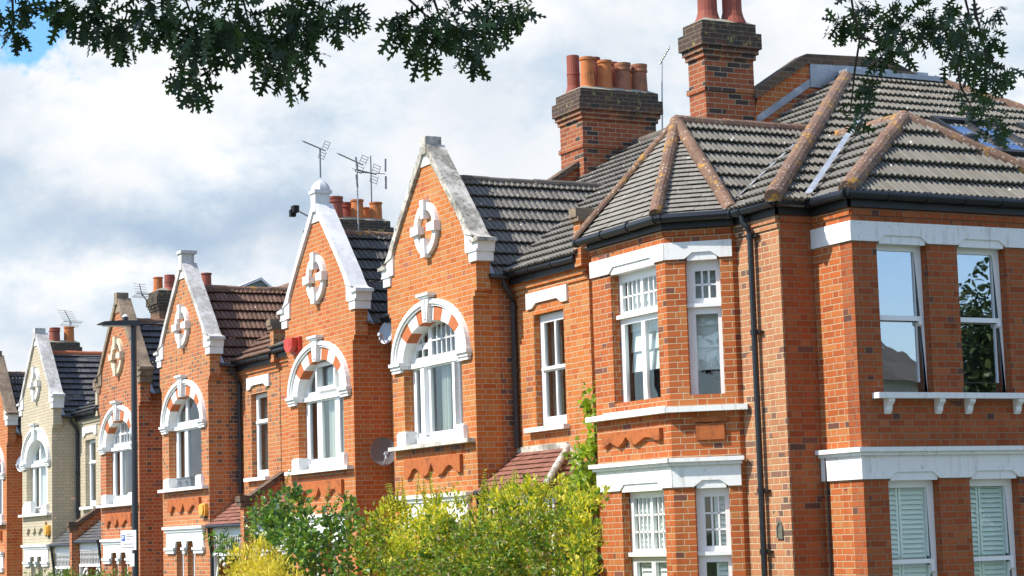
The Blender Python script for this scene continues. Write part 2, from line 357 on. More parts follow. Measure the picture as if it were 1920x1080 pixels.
class MB:
    def __init__(s): s.v = []; s.f = []; s.mi = []; s.uv = []; s.cm = 0; s.sm = []
    def face(s, pts, uv=None, smooth=False):
        b = len(s.v); s.v += [tuple(p) for p in pts]; s.f.append(tuple(range(b, b + len(pts))))
        s.mi.append(s.cm); s.uv.append(uv or [(0, 0)] * len(pts)); s.sm.append(smooth)
    def box(s, x0, x1, y0, y1, z0, z1):
        s.obox(Plane((0, 0, 0), X_, -Y_), x0, x1, z0, z1, -y1, -y0)
    def obox(s, pl, u0, u1, z0, z1, d0, d1):
        s.opoly(pl, [(u0, z0), (u1, z0), (u1, z1), (u0, z1)], d0, d1)
    def opoly(s, pl, pts, d0, d1, holes=(), back=True, front=True):
        """extruded polygon (u,z) from depth d0 to d1 (outward), with holes; front face at d1"""
        ar = sum(pts[i][0] * pts[(i + 1) % len(pts)][1] - pts[(i + 1) % len(pts)][0] * pts[i][1] for i in range(len(pts)))
        if ar < 0: pts = pts[::-1]
        flip = pl.U.cross(Z_).dot(pl.N) < 0
        def F(P):
            s.face(P[::-1] if flip else P)
        loops = [pts] + [list(h) for h in holes]
        if holes or len(pts) > 4:
            flat = [p for l in loops for p in l]
            tris = tessellate_polygon([[Vector((p[0], p[1], 0)) for p in l] for l in loops])
            for t in tris:
                q = [flat[i] for i in t]
                a2 = (q[1][0] - q[0][0]) * (q[2][1] - q[0][1]) - (q[2][0] - q[0][0]) * (q[1][1] - q[0][1])
                if a2 < 0: q = q[::-1]
                if front: F([pl(x, z, d1) for x, z in q])
                if back: F([pl(x, z, d0) for x, z in q[::-1]])
        else:
            if front: F([pl(x, z, d1) for x, z in pts])
            if back: F([pl(x, z, d0) for x, z in pts[::-1]])
        for k, l in enumerate(loops):
            if k:
                ar = sum(l[i][0] * l[(i + 1) % len(l)][1] - l[(i + 1) % len(l)][0] * l[i][1] for i in range(len(l)))
                if ar > 0: l = l[::-1]
            for i in range(len(l)):
                a, b = l[i], l[(i + 1) % len(l)]
                F([pl(*a, d1), pl(*a, d0), pl(*b, d0), pl(*b, d1)])
    def tube(s, pts, r, n=8, caps=True):
        pts = [Vector(p) for p in pts]; rs = r if hasattr(r, '__len__') else [r] * len(pts)
        rings = []
        for i, p in enumerate(pts):
            t = (pts[min(i + 1, len(pts) - 1)] - pts[max(i - 1, 0)]).normalized()
            a = t.cross(Z_ if abs(t.z) < .95 else X_).normalized(); b = t.cross(a)
            rings.append([p + (a * math.cos(2 * math.pi * k / n) + b * math.sin(2 * math.pi * k / n)) * rs[i] for k in range(n)])
        for i in range(len(rings) - 1):
            for k in range(n):
                s.face([rings[i][k], rings[i + 1][k], rings[i + 1][(k + 1) % n], rings[i][(k + 1) % n]], smooth=n > 5)
        if caps: s.face(rings[0]); s.face(rings[-1][::-1])
    def lathe(s, c, prof, n=16, sq=False):
        c = Vector(c)
        rings = [[c + Vector((r * math.cos(2 * math.pi * (k + .5) / n), r * math.sin(2 * math.pi * (k + .5) / n), z)) for k in range(n)] for r, z in prof]
        for i in range(len(rings) - 1):
            for k in range(n):
                s.face([rings[i][k], rings[i][(k + 1) % n], rings[i + 1][(k + 1) % n], rings[i + 1][k]], smooth=n > 6)
        s.face(rings[-1]); s.face(rings[0][::-1])
    def build(s, name, mats, parent=None, org=None, weld=False):
        me = bpy.data.meshes.new(name)
        o3 = Vector(org) if org is not None else (Vector(parent['org']) if parent is not None else Vector((0, 0, 0)))
        me.from_pydata([tuple(Vector(v) - o3) for v in s.v], [], s.f)
        if not isinstance(mats, (list, tuple)): mats = [mats]
        for m in mats: me.materials.append(MT[m])
        me.polygons.foreach_set('material_index', s.mi)
        me.polygons.foreach_set('use_smooth', s.sm)
        ul = me.uv_layers.new(name='UVMap'); ul.data.foreach_set('uv', [c for f in s.uv for p in f for c in p])
        me.update()
        if weld:
            import bmesh
            bm = bmesh.new(); bm.from_mesh(me); bmesh.ops.remove_doubles(bm, verts=bm.verts, dist=1e-4); bm.to_mesh(me); bm.free()
        ob = bpy.data.objects.new(name, me); COL.objects.link(ob)
        if parent is not None:
            ob.parent = parent; ob['org'] = tuple(o3)
        return ob

def thing(name, label, cat, loc, org, group=None):
    o = bpy.data.objects.new(name, None); COL.objects.link(o); o.location = loc; o.empty_display_size = .3
    o['label'] = label; o['category'] = cat; o['org'] = tuple(org)
    if group: o['group'] = group
    return o
def tag(o, label, cat, group=None):
    o['label'] = label; o['category'] = cat
    if group: o['group'] = group
    return o
def struct(o): o['kind'] = 'structure'; return o
def lab(o, s): o['label'] = s; return o
def clip(poly, inside, inter):
    out = []
    for i in range(len(poly)):
        a, b = poly[i], poly[(i + 1) % len(poly)]
        ia, ib = inside(a), inside(b)
        if ia: out.append(a)
        if ia != ib: out.append(inter(a, b))
    return out
def clip_convex(subj, cl):
    for i in range(len(cl)):
        a, b = cl[i], cl[(i + 1) % len(cl)]
        f = lambda p: (b[0] - a[0]) * (p[1] - a[1]) - (b[1] - a[1]) * (p[0] - a[0])
        def inter(p, q):
            fp, fq = f(p), f(q); t = fp / (fp - fq); return (p[0] + t * (q[0] - p[0]), p[1] + t * (q[1] - p[1]))
        if not subj: break
        subj = clip(subj, lambda p: f(p) >= -1e-9, inter)
    return subj

ROLL = [(0, 0), (.10, .0), (.24, .95), (.36, 1), (.55, .72), (.86, .42), (.93, 0), (1, 0)]
FLAT = [(0, 0), (1, 0)]
def tiled(mb, eave_a, eave_b, ridge_pt, poly, tw, ch, roll_h, prof, lift=.03, jit=.004, seed=1):
    """roof slope: eave line a->b, ridge_pt any point up-slope; poly in (u along eave, v up-slope) or None = up to ridge_pt rectangle"""
    rr = random.Random(seed)
    A = Vector(eave_a); U = (Vector(eave_b) - A).normalized(); V = Vector(ridge_pt) - A; V = (V - U * V.dot(U)); L = V.length; V.normalize()
    Nn = U.cross(V)
    if Nn.z < 0: Nn = -Nn
    if poly is None: poly = [(0, 0), ((Vector(eave_b) - A).length, 0), ((Vector(eave_b) - A).length, L), (0, L)]
    ar = sum(poly[i][0] * poly[(i + 1) % len(poly)][1] - poly[(i + 1) % len(poly)][0] * poly[i][1] for i in range(len(poly)))
    if ar < 0: poly = poly[::-1]
    u0, u1 = min(p[0] for p in poly), max(p[0] for p in poly); v0, v1 = min(p[1] for p in poly), max(p[1] for p in poly)
    flip = U.cross(V).z < 0
    P = lambda u, v, h: A + U * u + V * v + Nn * h
    for k in range(math.floor(v0 / ch), math.ceil(v1 / ch)):
        off = .5 * tw * (k % 2) if prof is FLAT else 0
        for j in range(math.floor((u0 - off) / tw) - 1, math.ceil((u1 - off) / tw) + 1):
            jh = rr.uniform(-jit, jit); ju = rr.uniform(-.4, .4) * jit
            for (a, ha), (b, hb) in zip(prof, prof[1:]):
                ua, ub = off + (j + a) * tw, off + (j + b) * tw
                q = clip_convex([(ua, k * ch), (ub, k * ch), (ub, (k + 1) * ch), (ua, (k + 1) * ch)], poly)
                if len(q) < 3: continue
                def hh(u, v):
                    t = (u - ua) / (ub - ua); return (ha + (hb - ha) * t) * roll_h + (lift + jh) * (1 - (v / ch - k)) + ju
                uvs = [(((u - off) / tw + (.5 * (k % 2) if prof is FLAT else 0) - (.5 * (k % 2) if prof is not FLAT else .5 * (k % 2))), v / ch) for u, v in q]
                uvs = [(min(max(x, j + .001), j + .999) - .5 * (k % 2), min(max(y, k + .001), k + .999)) for x, y in uvs]
                pts = [P(u, v, hh(u, v)) for u, v in q]
                mb.face(pts[::-1] if flip else pts, uvs[::-1] if flip else uvs)
                lo = sorted(set(round(u, 5) for u, v in q if abs(v - k * ch) < 1e-6))
                if len(lo) >= 2:
                    a_, b_ = lo[0], lo[-1]
                    v0_ = k * ch; v1_ = v0_ + min(.035, ch * .22); tn = lift * .32
                    lowa = hh(a_, v0_) - tn; lowb = hh(b_, v0_) - tn
                    r_ = [P(a_, v0_, lowa), P(b_, v0_, lowb), P(b_, v0_, hh(b_, v0_)), P(a_, v0_, hh(a_, v0_))]
                    k_ = [P(a_, v1_, lowa - lift), P(b_, v1_, lowb - lift), P(b_, v0_, lowb), P(a_, v0_, lowa)]
                    mb.face(k_[::-1] if flip else k_, [(j + .5 - .5 * (k % 2), k + .5)] * 4)
                    uvr = [(j + .5 - .5 * (k % 2), k + .5)] * 4
                    mb.face(r_[::-1] if flip else r_, uvr)

def ridge(mb, a, b, r=.1, seg=.33, seed=0, start=0):
    a, b = Vector(a), Vector(b); t = (b - a); L = t.length; t.normalize()
    side = t.cross(Z_).normalized(); up = side.cross(t)
    n = max(1, round(L / seg)); rr = random.Random(seed)
    for i in range(n):
        p, q = a + t * (L * i / n - .012), a + t * (L * (i + 1) / n + .012)
        j = rr.uniform(-.006, .006); k = 9
        r0, r1 = r * 1.05, r * .97
        ring = lambda c, rad: [c + side * (rad * math.cos(math.pi * (x / (k - 1)) * 1.3 - .15 * math.pi)) + up * (rad * math.sin(math.pi * (x / (k - 1)) * 1.3 - .15 * math.pi) + j) for x in range(k)]
        A, B = ring(p, r0), ring(q, r1)
        for x in range(k - 1):
            u = [(i + .1, x * .0)] * 4
            mb.face([A[x], A[x + 1], B[x + 1], B[x]], [(i + .5, 0.5)] * 4, smooth=True)
        mb.face(A, [(i + .5, .5)] * k); mb.face(B[::-1], [(i + .5, .5)] * k)

def ridge_part(parent, mat, *a):
    m = MB(); ridge(m, *a); return m.build('ridge_tiles', mat, parent)
def arc(a, b, z0, t0, t1, n):
    return [(a * math.cos(t0 + (t1 - t0) * i / n), z0 + b * math.sin(t0 + (t1 - t0) * i / n)) for i in range(n + 1)]

# ------------------------------------------------------------------ windows
def glazed(parent, pl, outline, panes, d_frame, thick=.05, bars=(), glass='glass', sub='window', room=True, curtain=None, frame='frame', depth=.45, lbl=None, extra=None):
    """a window: dark room lining (own mesh) > frame with pane holes and bars, one glass sheet, curtain"""
    us = [p[0] for p in outline]; zs = [p[1] for p in outline]
    u0, u1, z0, z1 = min(us), max(us), min(zs), max(zs)
    m = MB()
    flip = pl.U.cross(Z_).dot(pl.N) < 0
    b = d_frame - thick
    q = [(u0 - .02, z0 - .02), (u1 + .02, z0 - .02), (u1 + .02, z1 + .02), (u0 - .02, z1 + .02)]
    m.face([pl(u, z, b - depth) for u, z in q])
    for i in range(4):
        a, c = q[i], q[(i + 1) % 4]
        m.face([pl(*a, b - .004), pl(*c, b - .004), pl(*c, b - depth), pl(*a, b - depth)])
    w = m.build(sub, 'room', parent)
    if lbl: w['label'] = lbl
    f = MB(); holes = []
    for p in panes:
        if isinstance(p[0], (tuple, list)): holes.append(list(p))
        else: holes.append([(p[0], p[2]), (p[1], p[2]), (p[1], p[3]), (p[0], p[3])])
    f.opoly(pl, outline, b, d_frame, holes)
    for (a0, a1, c0, c1) in bars: f.obox(pl, a0, a1, c0, c1, b + .004, d_frame - .012)
    if extra: extra(f, pl, d_frame)
    f.build('frame', frame, w)
    g = MB(); s = .004
    ol = outline if not flip else outline[::-1]
    g.face([pl(u, z, b + .022) for u, z in ol]); g.build('pane', glass, w)
    if curtain: curtain(w, pl, u0, u1, z0, z1, b - (.10 if not getattr(curtain, 'close', 0) else .045))
    return w
def grid_bars(p, nx, nz, w=.022):
    a0, a1, c0, c1 = p; o = []
    for i in range(1, nx): x = a0 + (a1 - a0) * i / nx; o.append((x - w / 2, x + w / 2, c0, c1))
    for i in range(1, nz): z = c0 + (c1 - c0) * i / nz; o.append((a0, a1, z - w / 2, z + w / 2))
    return o
def drapes(parts, mat='curtain'):
    """parts: list of (frac0, frac1, zfrac0, zfrac1) pleated cloths"""
    def fn(w, pl, u0, u1, z0, z1, d):
        for a, b, c, e in parts:
            m = MB(); n = 28; ua, ub = u0 + (u1 - u0) * a, u0 + (u1 - u0) * b; za, zb = z0 + (z1 - z0) * c, z0 + (z1 - z0) * e
            ph = R.uniform(0, 6)
            for i in range(n):
                x0, x1 = ua + (ub - ua) * i / n, ua + (ub - ua) * (i + 1) / n
                k = lambda i: d + .022 * math.sin(i * 1.35 + ph) + .01 * math.sin(i * .6)
                m.face([pl(x0, za, k(i)), pl(x1, za, k(i + 1)), pl(x1, zb, k(i + 1)), pl(x0, zb, k(i))], smooth=True)
            m.build('curtain', mat, w)
    return fn
def shutters(cols, slat=.06):
    def fn(w, pl, u0, u1, z0, z1, d):
        for a, b in cols:
            m = MB(); ua, ub = u0 + (u1 - u0) * a, u0 + (u1 - u0) * b
            m.obox(pl, ua, ua + .03, z0, z1, d, d + .03); m.obox(pl, ub - .03, ub, z0, z1, d, d + .03)
            z = z0 + .03
            while z < z1 - .03:
                m.face([pl(ua + .03, z, d + .035), pl(ub - .03, z, d + .035), pl(ub - .03, z + slat * .95, d + .004), pl(ua + .03, z + slat * .95, d + .004)])
                z += slat
            m.build('shutter', 'shutter', w)
    fn.close = 1
    return fn

# ------------------------------------------------------------------ ground (the street falls gently away to the left)
GZ = -4.25
def gz(x): return GZ + .021 * max(-300, min(x, 60))
def sheet(name, mat, x0, x1, y0, y1, up=0.):
    m = MB(); n = 24
    for i in range(n):
        a, b = x0 + (x1 - x0) * i / n, x0 + (x1 - x0) * (i + 1) / n
        m.face([(a, y0, gz(a) + up), (b, y0, gz(b) + up), (b, y1, gz(b) + up), (a, y1, gz(a) + up)])
    return m.build(name, mat)
struct(sheet('ground', 'grass', -900, 900, -900, 900))
struct(sheet('front_garden_ground', 'grass', -60, 7.6, -3.2, 1, .012))
struct(sheet('pavement', 'paving', -120, 9.5, -5.2, -3.2, .12))
struct(sheet('road', 'asphalt', -120, 120, -12.5, -5.2, .004))
struct(sheet('side_road', 'asphalt', 10.9, 17, -5.2, 80, .008))
struct(sheet('side_pavement', 'paving', 9.5, 10.9, -5.2, 60, .12))
struct(sheet('far_pavement', 'paving', -120, 120, -15.5, -12.5, .12))

# ------------------------------------------------------------------ terraced house
HC = 1.455          # half width of the gabled wing
SB = .655           # set-back of the entrance bay
IN = [(1.405, 2.55), (1.30, 2.97), (1.24, 3.09), (1.16, 3.19), (.83, 3.56), (.645, 3.75), (.2, 4.21), (0, 4.44)]
def gable_roof_z(x): return 4.0 - 1.075 * abs(x)

def pot(mb, c, r, h, kind=0):
    if kind == 0: pr = [(r * 1.18, 0), (r * 1.1, .04), (r, h * .12), (r * .93, h * .8), (r * .92, h * .9), (r * 1.05, h * .92), (r * 1.05, h), (r * .82, h), (r * .82, h * .6)]
    elif kind == 1: pr = [(r * 1.5, 0), (r * 1.15, h * .12), (r * 1.0, h * .22), (r * .98, h * .5), (r * 1.04, h * .51), (r * 1.04, h * .55), (r * .98, h * .56), (r * .98, h), (r * .8, h), (r * .8, h * .7)]
    else: pr = [(r * 1.1, 0), (r * 1.08, h * .1), (r * .98, h * .72), (r * 1.12, h * .75), (r * 1.12, h * .82), (r * 1.0, h * .84), (r * 1.1, h * .92), (r * 1.12, h), (r * .85, h), (r * .85, h * .7)]
    mb.lathe(c, pr, 18)

def chimney(parent, x0, x1, y0, y1, zb, zt, mat, pots):
    """brick stack with string course and corbelled head"""
    m = MB()
    s = zt - .95
    m.box(x0, x1, y0, y1, zb, s)
    m.box(x0 - .028, x1 + .028, y0 - .028, y1 + .028, s, s + .075)
    m.box(x0, x1, y0, y1, s + .075, zt - .47)
    for i, (e, a, b) in enumerate([(.03, -.47, -.395), (.06, -.395, -.32), (.095, -.32, -.10), (.04, -.10, .045)]):
        m.box(x0 - e, x1 + e, y0 - e, y1 + e, zt + a, zt + b)
    # flaunching
    m.cm = 1
    a = [(x0 - .03, y0 - .03), (x1 + .03, y0 - .03), (x1 + .03, y1 + .03), (x0 - .03, y1 + .03)]
    b = [(x0 + .1, y0 + .1), (x1 - .1, y0 + .1), (x1 - .1, y1 - .1), (x0 + .1, y1 - .1)]
    for i in range(4):
        j = (i + 1) % 4
        m.face([(*a[i], zt + .045), (*a[j], zt + .045), (*b[j], zt + .12), (*b[i], zt + .12)])
    m.face([(*p, zt + .12) for p in b])
    ch = m.build('chimney', [mat, 'flaunch'], parent)
    for (px, py, r, h, k, mt) in pots:
        p = MB(); pot(p, (px, py, zt + .06), r * 1.17, h, k); p.build('chimney_pot', mt, ch)
    return ch

def gutter_run(parent, pts, r=.05, fascia=None, mat='black', joints=True):
    g = MB(); g.tube(pts, r, 10)
    if joints:
        for a, b in zip(pts, pts[1:]):
            a, b = Vector(a), Vector(b); L = (b - a).length; t = (b - a).normalized(); n = max(1, int(L / .55))
            for i in range(n + 1):
                c = a + t * (.03 + (L - .06) * i / n); g.tube([c - t * .022, c + t * .022], r * 1.18, 10)
    return g.build('gutter', mat, parent)

def house(key, X, Z, side, mats, spec):
    brick, coping, trim, roofm, ridgem, prof, panelm = mats
    xc = X - 1.465
    root = thing('terraced_house', spec['label'], 'house', (xc, 0, Z + GZ), (0, 0, GZ), 'gabled terraced houses')
    sx = (lambda x: x) if side > 0 else (lambda x: -x)     # entrance bay on this side
    F = Plane((0, 0, 0), X_, -Y_)
    wide, narrow = spec['wide'], spec['narrow']
    # ---- gabled front wall
    arch_in = arc(1.03, .57, 1.32, 0, math.pi, 24)
    opening = [(-1.02, .06), (1.02, .06), (1.02, 1.32)] + arch_in[1:-1] + [(-1.02, 1.32)]
    def low(c): return [(c - .23, -4.1), (c + .23, -4.1), (c + .23, -1.10), (c + .18, -.98), (c - .18, -.98), (c - .23, -1.10)]
    lows = [low(-.36), low(.33)]
    right = [(1.455, -4.3), (1.455, 2.06), (1.515, 2.06), (1.515, 2.135), (1.575, 2.135), (1.575, 2.57), (1.42, 2.57)] + [(x, z + .03) for x, z in IN[1:-1]]
    outer = right + [(0, 4.44)] + [(-x, z) for x, z in right[::-1]]
    w = MB(); w.opoly(F, outer, -.22, 0, [opening] + lows)
    # reveals deeper than the skin are lined by the same brick
    w.cm = 0
    for q in (-1, 1):
        x0_, x1_ = sorted([q * (HC - .22), q * HC])
        w.cm = 0; w.box(x0_, x1_, .22, .40, -4.3, 2.34)
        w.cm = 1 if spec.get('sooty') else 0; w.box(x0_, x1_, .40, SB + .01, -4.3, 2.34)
    wall = w.build('gable_wall', [brick, 'brick_soot'], root)
    # ---- entrance bay wall
    s = MB(); P = Plane((0, SB, 0), X_, -Y_)
    hole = [sx(2.03), sx(2.92)]; hx0, hx1 = min(hole), max(hole)
    xs = sorted([sx(HC), sx(wide)])
    s.opoly(P, [(xs[0], -4.3), (xs[1], -4.3), (xs[1], 2.36), (xs[0], 2.36)], -.2, 0, [[(hx0, .16), (hx1, .16), (hx1, 1.74), (hx0, 1.74)]])
    for zz, d in ((2.06, .02), (2.135, .05), (2.21, .08)): s.obox(P, xs[0] + .001, xs[1] - .001, zz, zz + .075 if zz < 2.2 else 2.34, .001, d)
    xn = sorted([sx(-HC), sx(-narrow)])
    s.obox(P, xn[0], xn[1], -4.3, 2.36, -.2, 0)
    s.build('entrance_wall', brick, root)
    # lintel block and sill of the entrance bay window
    l = MB(); u0, u1 = sorted([sx(1.87), sx(3.08)]); a0, a1 = hx0 + .13, hx1 - .13
    l.opoly(P, [(u0, 1.83), (hx0, 1.83), (hx0 + .05, 1.78), (hx0 + .05, 1.70), (hx0, 1.70), (hx0, 1.7), (hx1, 1.70), (hx1 - .05, 1.78), (hx1, 1.83), (u1, 1.83), (u1, 2.055), (u0, 2.055)][:0] or
            [(u0, 1.83), (hx0 - .0, 1.83), (a0, 1.90), (a1, 1.90), (hx1, 1.83), (u1, 1.83), (u1, 2.055), (u0, 2.055)], .0, .035)
    l.obox(P, hx0 - .01, hx1 + .01, 1.74, 1.905, -.15, -.06)
    l.build('lintel', trim, root)
    l = MB(); u0, u1 = sorted([sx(1.82), sx(3.0)]); l.obox(P, u0, u1, .095, .16, -.15, .10); l.build('sill', trim, root)
    mid = (hx0 + hx1) / 2
    pn = [(hx0 + .12, mid - .02, .30, .93), (mid + .02, hx1 - .1, .30, .93), (hx0 + .12, mid - .02, 1.0, 1.62), (mid + .02, hx1 - .1, 1.0, 1.62)]
    if key != 'A': pn = [(hx0 + .12, hx1 - .1, .30, 1.16), (hx0 + .12, hx1 - .1, 1.25, 1.66)]
    def rail(f, pl, d): f.obox(pl, hx0 + .06, hx1 - .05, .95 if key == 'A' else 1.18, .99 if key == 'A' else 1.225, d, d + .03)
    glazed(root, P, [(hx0, .16), (hx1, .16), (hx1, 1.75), (hx0, 1.75)], pn, -.10, extra=rail, glass='glass_dark', curtain=drapes([(.1, .35, 0, 1)]))
    # ---- ground-floor windows
    fr = MB()
    fr.obox(F, -1.24, 1.24, -.745, -.69, .0, .10); fr.obox(F, -1.20, 1.20, -.80, -.745, .0, .06)
    fz = [(-1.16, -1.06), (-.59, -1.06), (-.59, -1.10), (-.54, -.98), (-.18, -.98), (-.13, -1.10), (.10, -1.10), (.15, -.98), (.51, -.98), (.56, -1.10), (.56, -1.06), (1.16, -1.06), (1.16, -.80), (-1.16, -.80)]
    fz = [(-1.16, -1.10), (-.59, -1.10), (-.54, -.98), (-.18, -.98), (-.13, -1.10), (.10, -1.10), (.15, -.98), (.51, -.98), (.56, -1.10), (1.16, -1.10), (1.16, -.80), (-1.16, -.80)]
    fr.opoly(F, fz, .0, .035)
    for a, b in ((-1.2, -.60), (-.12, .09), (.57, 1.2)):
        fr.obox(F, a, b, -1.15, -1.10, -.15, .075); fr.obox(F, a + .03, b - .03, -1.22, -1.15, -.15, .05)
    fr.build('lintel', trim, root)
    for lo in lows:
        c = (lo[0][0] + lo[1][0]) / 2
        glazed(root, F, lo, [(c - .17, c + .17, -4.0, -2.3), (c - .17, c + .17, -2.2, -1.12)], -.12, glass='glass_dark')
    # ---- arched window
    A = MB()
    hood = arc(1.34, .86, 1.32, 0, math.pi, 32) + arc(1.27, .79, 1.32, math.pi, 0, 32)
    A.opoly(F, hood, 0, .075)
    hood2 = arc(1.275, .795, 1.32, 0, math.pi, 32) + arc(1.235, .755, 1.32, math.pi, 0, 32)
    A.opoly(F, hood2, 0, .05)
    cuts = [0, 32, 50, 67, 82, 98, 113, 130, 148, 180]; cols = [0, 1, 0, 1, 0, 1, 0, 1, 0]
    for i, c in enumerate(cols):
        t0, t1 = math.radians(cuts[i]), math.radians(cuts[i + 1])
        seg = arc(1.236, .756, 1.32, t0, t1, 6) + arc(1.0, .545, 1.32, t1, t0, 6)
        if c: Bk = MB(); Bk.opoly(F, seg, -.2, .024); Bk.build('voussoir', spec.get('vous', 'terracotta'), root)
        else: A.opoly(F, seg, -.2, .022)
    for q in (-1, 1):
        a, b = sorted([q * .985, q * 1.38])
        A.obox(F, a, b, 1.275, 1.325, -.2, .10); A.obox(F, a + .012, b - .02, 1.225, 1.275, -.2, .07); A.obox(F, a + .015, b - .05, 1.175, 1.225, -.19, .05)
    A.opoly(F, [(-.07, 1.84), (.07, 1.84), (.13, 2.2), (-.13, 2.2)], -.02, .10)
    A.obox(F, -.04, .04, 1.88, 2.17, .10, .118)
    A.obox(F, -.175, .175, 2.195, 2.225, 0, .12); A.obox(F, -.215, .215, 2.225, 2.265, 0, .145)
    A.build('arch_surround', trim, root)
    # window itself
    ol = [(-1.04, .08), (1.04, .08), (1.04, 1.32)] + arc(1.02, .555, 1.32, 0, math.pi, 24)[1:-1] + [(-1.04, 1.32)]
    inner = arc(.92, .47, 1.36, 0, math.pi, 24)
    panes, bars = [], []
    for (a, b) in spec['low']: panes.append((a, b, .24, 1.2))
    for (a, b, nx, nz) in spec['top']:
        hp = clip_convex([(a, 1.38), (b, 1.38), (b, 2.2), (a, 2.2)], inner)
        if len(hp) > 2:
            panes.append(hp); top = max(p[1] for p in hp); bars += grid_bars((a, b, 1.38, 1.38 + (1.83 - 1.38)), nx, nz) if nx * nz > 1 else []
    bars = [(a, b, c, min(e, 1.36 + .47 * math.sqrt(max(0, 1 - (max(abs(a), abs(b)) / .93) ** 2)) + .02)) for a, b, c, e in bars]
    def ex(f, pl, d):
        f.obox(pl, -1.03, 1.03, 1.225, 1.30, d, d + .05)
        for (a, b) in spec.get('open', ()):   # side-hung casements standing ajar
            f.obox(pl, a, b, .2, 1.2, d, d + .07)
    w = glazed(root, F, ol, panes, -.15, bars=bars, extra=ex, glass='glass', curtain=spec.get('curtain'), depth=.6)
    for q in spec.get('hopper', ()):
        f = MB(); a, b, c, e = q
        f.opoly(F, [(a, c), (b, c), (b, e), (a, e)], -.15, -.09, [[(a + .07, c + .07), (b - .07, c + .07), (b - .07, e - .07), (a + .07, e - .07)]])
        f.build('casement', 'frame', w)
    S = MB(); S.obox(F, -1.405, 1.405, 0, .06, -.2, .125); sill = S.build('sill', spec.get('sill', trim), root)
    S = MB(); S.obox(F, -1.0, 1.0, .06, .17, -.2, -.10)
    for q in (-1, 1):
        a, b = sorted([q * .84, q * 1.17]); S.obox(F, a, b, .06, .25, -.14, .075); S.obox(F, a + .02, b - .02, .25, .275, -.12, .06)
    S.build('sill_stop', trim, root)
    # terracotta apron with a wavy lower edge
    pts = [(-.98, -.15), (.98, -.15), (.98, -.40), (.86, -.40)]
    wv = [(.80, -.37), (.70, -.30), (.60, -.285), (.48, -.33), (.36, -.40), (.24, -.42), (.12, -.38), (.03, -.28), (0, -.24), (-.05, -.30), (-.14, -.39), (-.26, -.42), (-.38, -.39), (-.50, -.31), (-.60, -.285), (-.70, -.31), (-.78, -.39), (-.84, -.42), (-.98, -.42)]
    m = MB(); m.opoly(F, pts + wv, .0, .055); m.build('apron_panel', panelm, root)
    m = MB(); m.obox(F, -1.05, 1.05, -.075, 0, .0, .02); m.build('sill_course', 'brick_soot' if key != 'E' else brick, root)  # sooty brick whose dark colour also carries the shadow of the sill
    # ---- gable roundel with four keys
    m = MB(); cx, cz, r = 0, 3.235, .395
    ring = [(cx + r * math.cos(t), cz + r * math.sin(t)) for t in [2 * math.pi * i / 36 for i in range(36)]]
    rin = [(cx + .285 * math.cos(t), cz + .285 * math.sin(t)) for t in [2 * math.pi * i / 36 for i in range(36)]]
    m.opoly(F, ring, 0, .065, [rin])
    for t in range(4):
        ca, sa = math.cos(t * math.pi / 2), math.sin(t * math.pi / 2)
        kp = [(cx + a * ca - b * sa, cz + a * sa + b * ca) for a, b in ((.15, -.055), (.43, -.075), (.43, .075), (.15, .055))]
        m.opoly(F, kp, 0, .11)
    m.build('roundel', spec.get('roundel', trim), root)
    # ---- raking coping, kneelers and cap
    m = MB(); cp = MB(); m.cm = 0
    ap = [(-.215, 4.19), (.215, 4.19), (0, 4.45)]
    cp.opoly(F, ap, .001, .02); cp.build('apex_panel', spec.get('kneel', trim), root)
    for q in (-1, 1):
        lo = [(q * x, z) for x, z in IN[1:]]
        up = [(q * 1.79, 2.865), (q * 1.66, 2.875), (q * 1.53, 2.94), (q * 1.42, 3.05), (q * 1.30, 3.20), (q * .91, 3.62), (q * .72, 3.83), (q * .27, 4.31), (q * .1, 4.50), (0, 4.50)]
        loop = lo + up[::-1]
        m.opoly(F, loop, -.25, .05)
        mol = [(q * x, z) for x, z in IN[1:]] + [(q * (x + .02), z - .03) for x, z in IN[1:]][::-1]
        # kneeler: cap slab, cove, block and white scroll panel on the face
        cp = MB()
        a, b = sorted([q * 1.52, q * 1.79]); m.obox(F, a, b, 2.815, 2.868, -.25, .07)
        prof_k = [(1.29, 2.70), (1.40, 2.70), (1.41, 2.55), (1.66, 2.55), (1.665, 2.69), (1.70, 2.72), (1.72, 2.80), (1.735, 2.82), (1.60, 2.84), (1.46, 2.93), (1.36, 3.06), (1.28, 3.06)]
        cp.opoly(F, [(q * x, z) for x, z in prof_k], -.242, .032)
        a, b = sorted([q * 1.40, q * 1.695]); cp.obox(F, a, b, 2.685, 2.715, -.245, .05)
        cp.build('kneeler', spec.get('kneel', trim), root)
    cap = spec.get('cap', 'block')
    m.box(-.105, .105, -.062, .20, 4.36, 4.62 if cap == 'block' else 4.72)
    if cap == 'flange': m.box(-.15, .15, -.09, .25, 4.68, 4.74)
    if cap == 'dome':
        m.box(-.135, .135, -.085, .235, 4.67, 4.725)
        n = 8
        for i in range(n):
            t0, t1 = i / n * math.pi / 2, (i + 1) / n * math.pi / 2
            f0, f1, h0, h1 = math.cos(t0) ** 1.25, math.cos(t1) ** 1.25, math.sin(t0), math.sin(t1)
            c = (0, .08)
            for k in range(8):
                g = lambda k, f: (c[0] + .15 * f * math.cos(math.pi / 8 + k * math.pi / 4), c[1] + .165 * f * math.sin(math.pi / 8 + k * math.pi / 4))
                m.face([(*g(k, f0), 4.72 + .19 * h0), (*g(k + 1, f0), 4.72 + .19 * h0), (*g(k + 1, f1), 4.72 + .19 * h1), (*g(k, f1), 4.72 + .19 * h1)])
    m.build('gable_coping', coping, root)
    # ---- roofs
    rm = MB(); yb = 3.1
    tw, ch = (.095, .272) if prof is not FLAT else (.26, .2)
    ex_ = 1.58
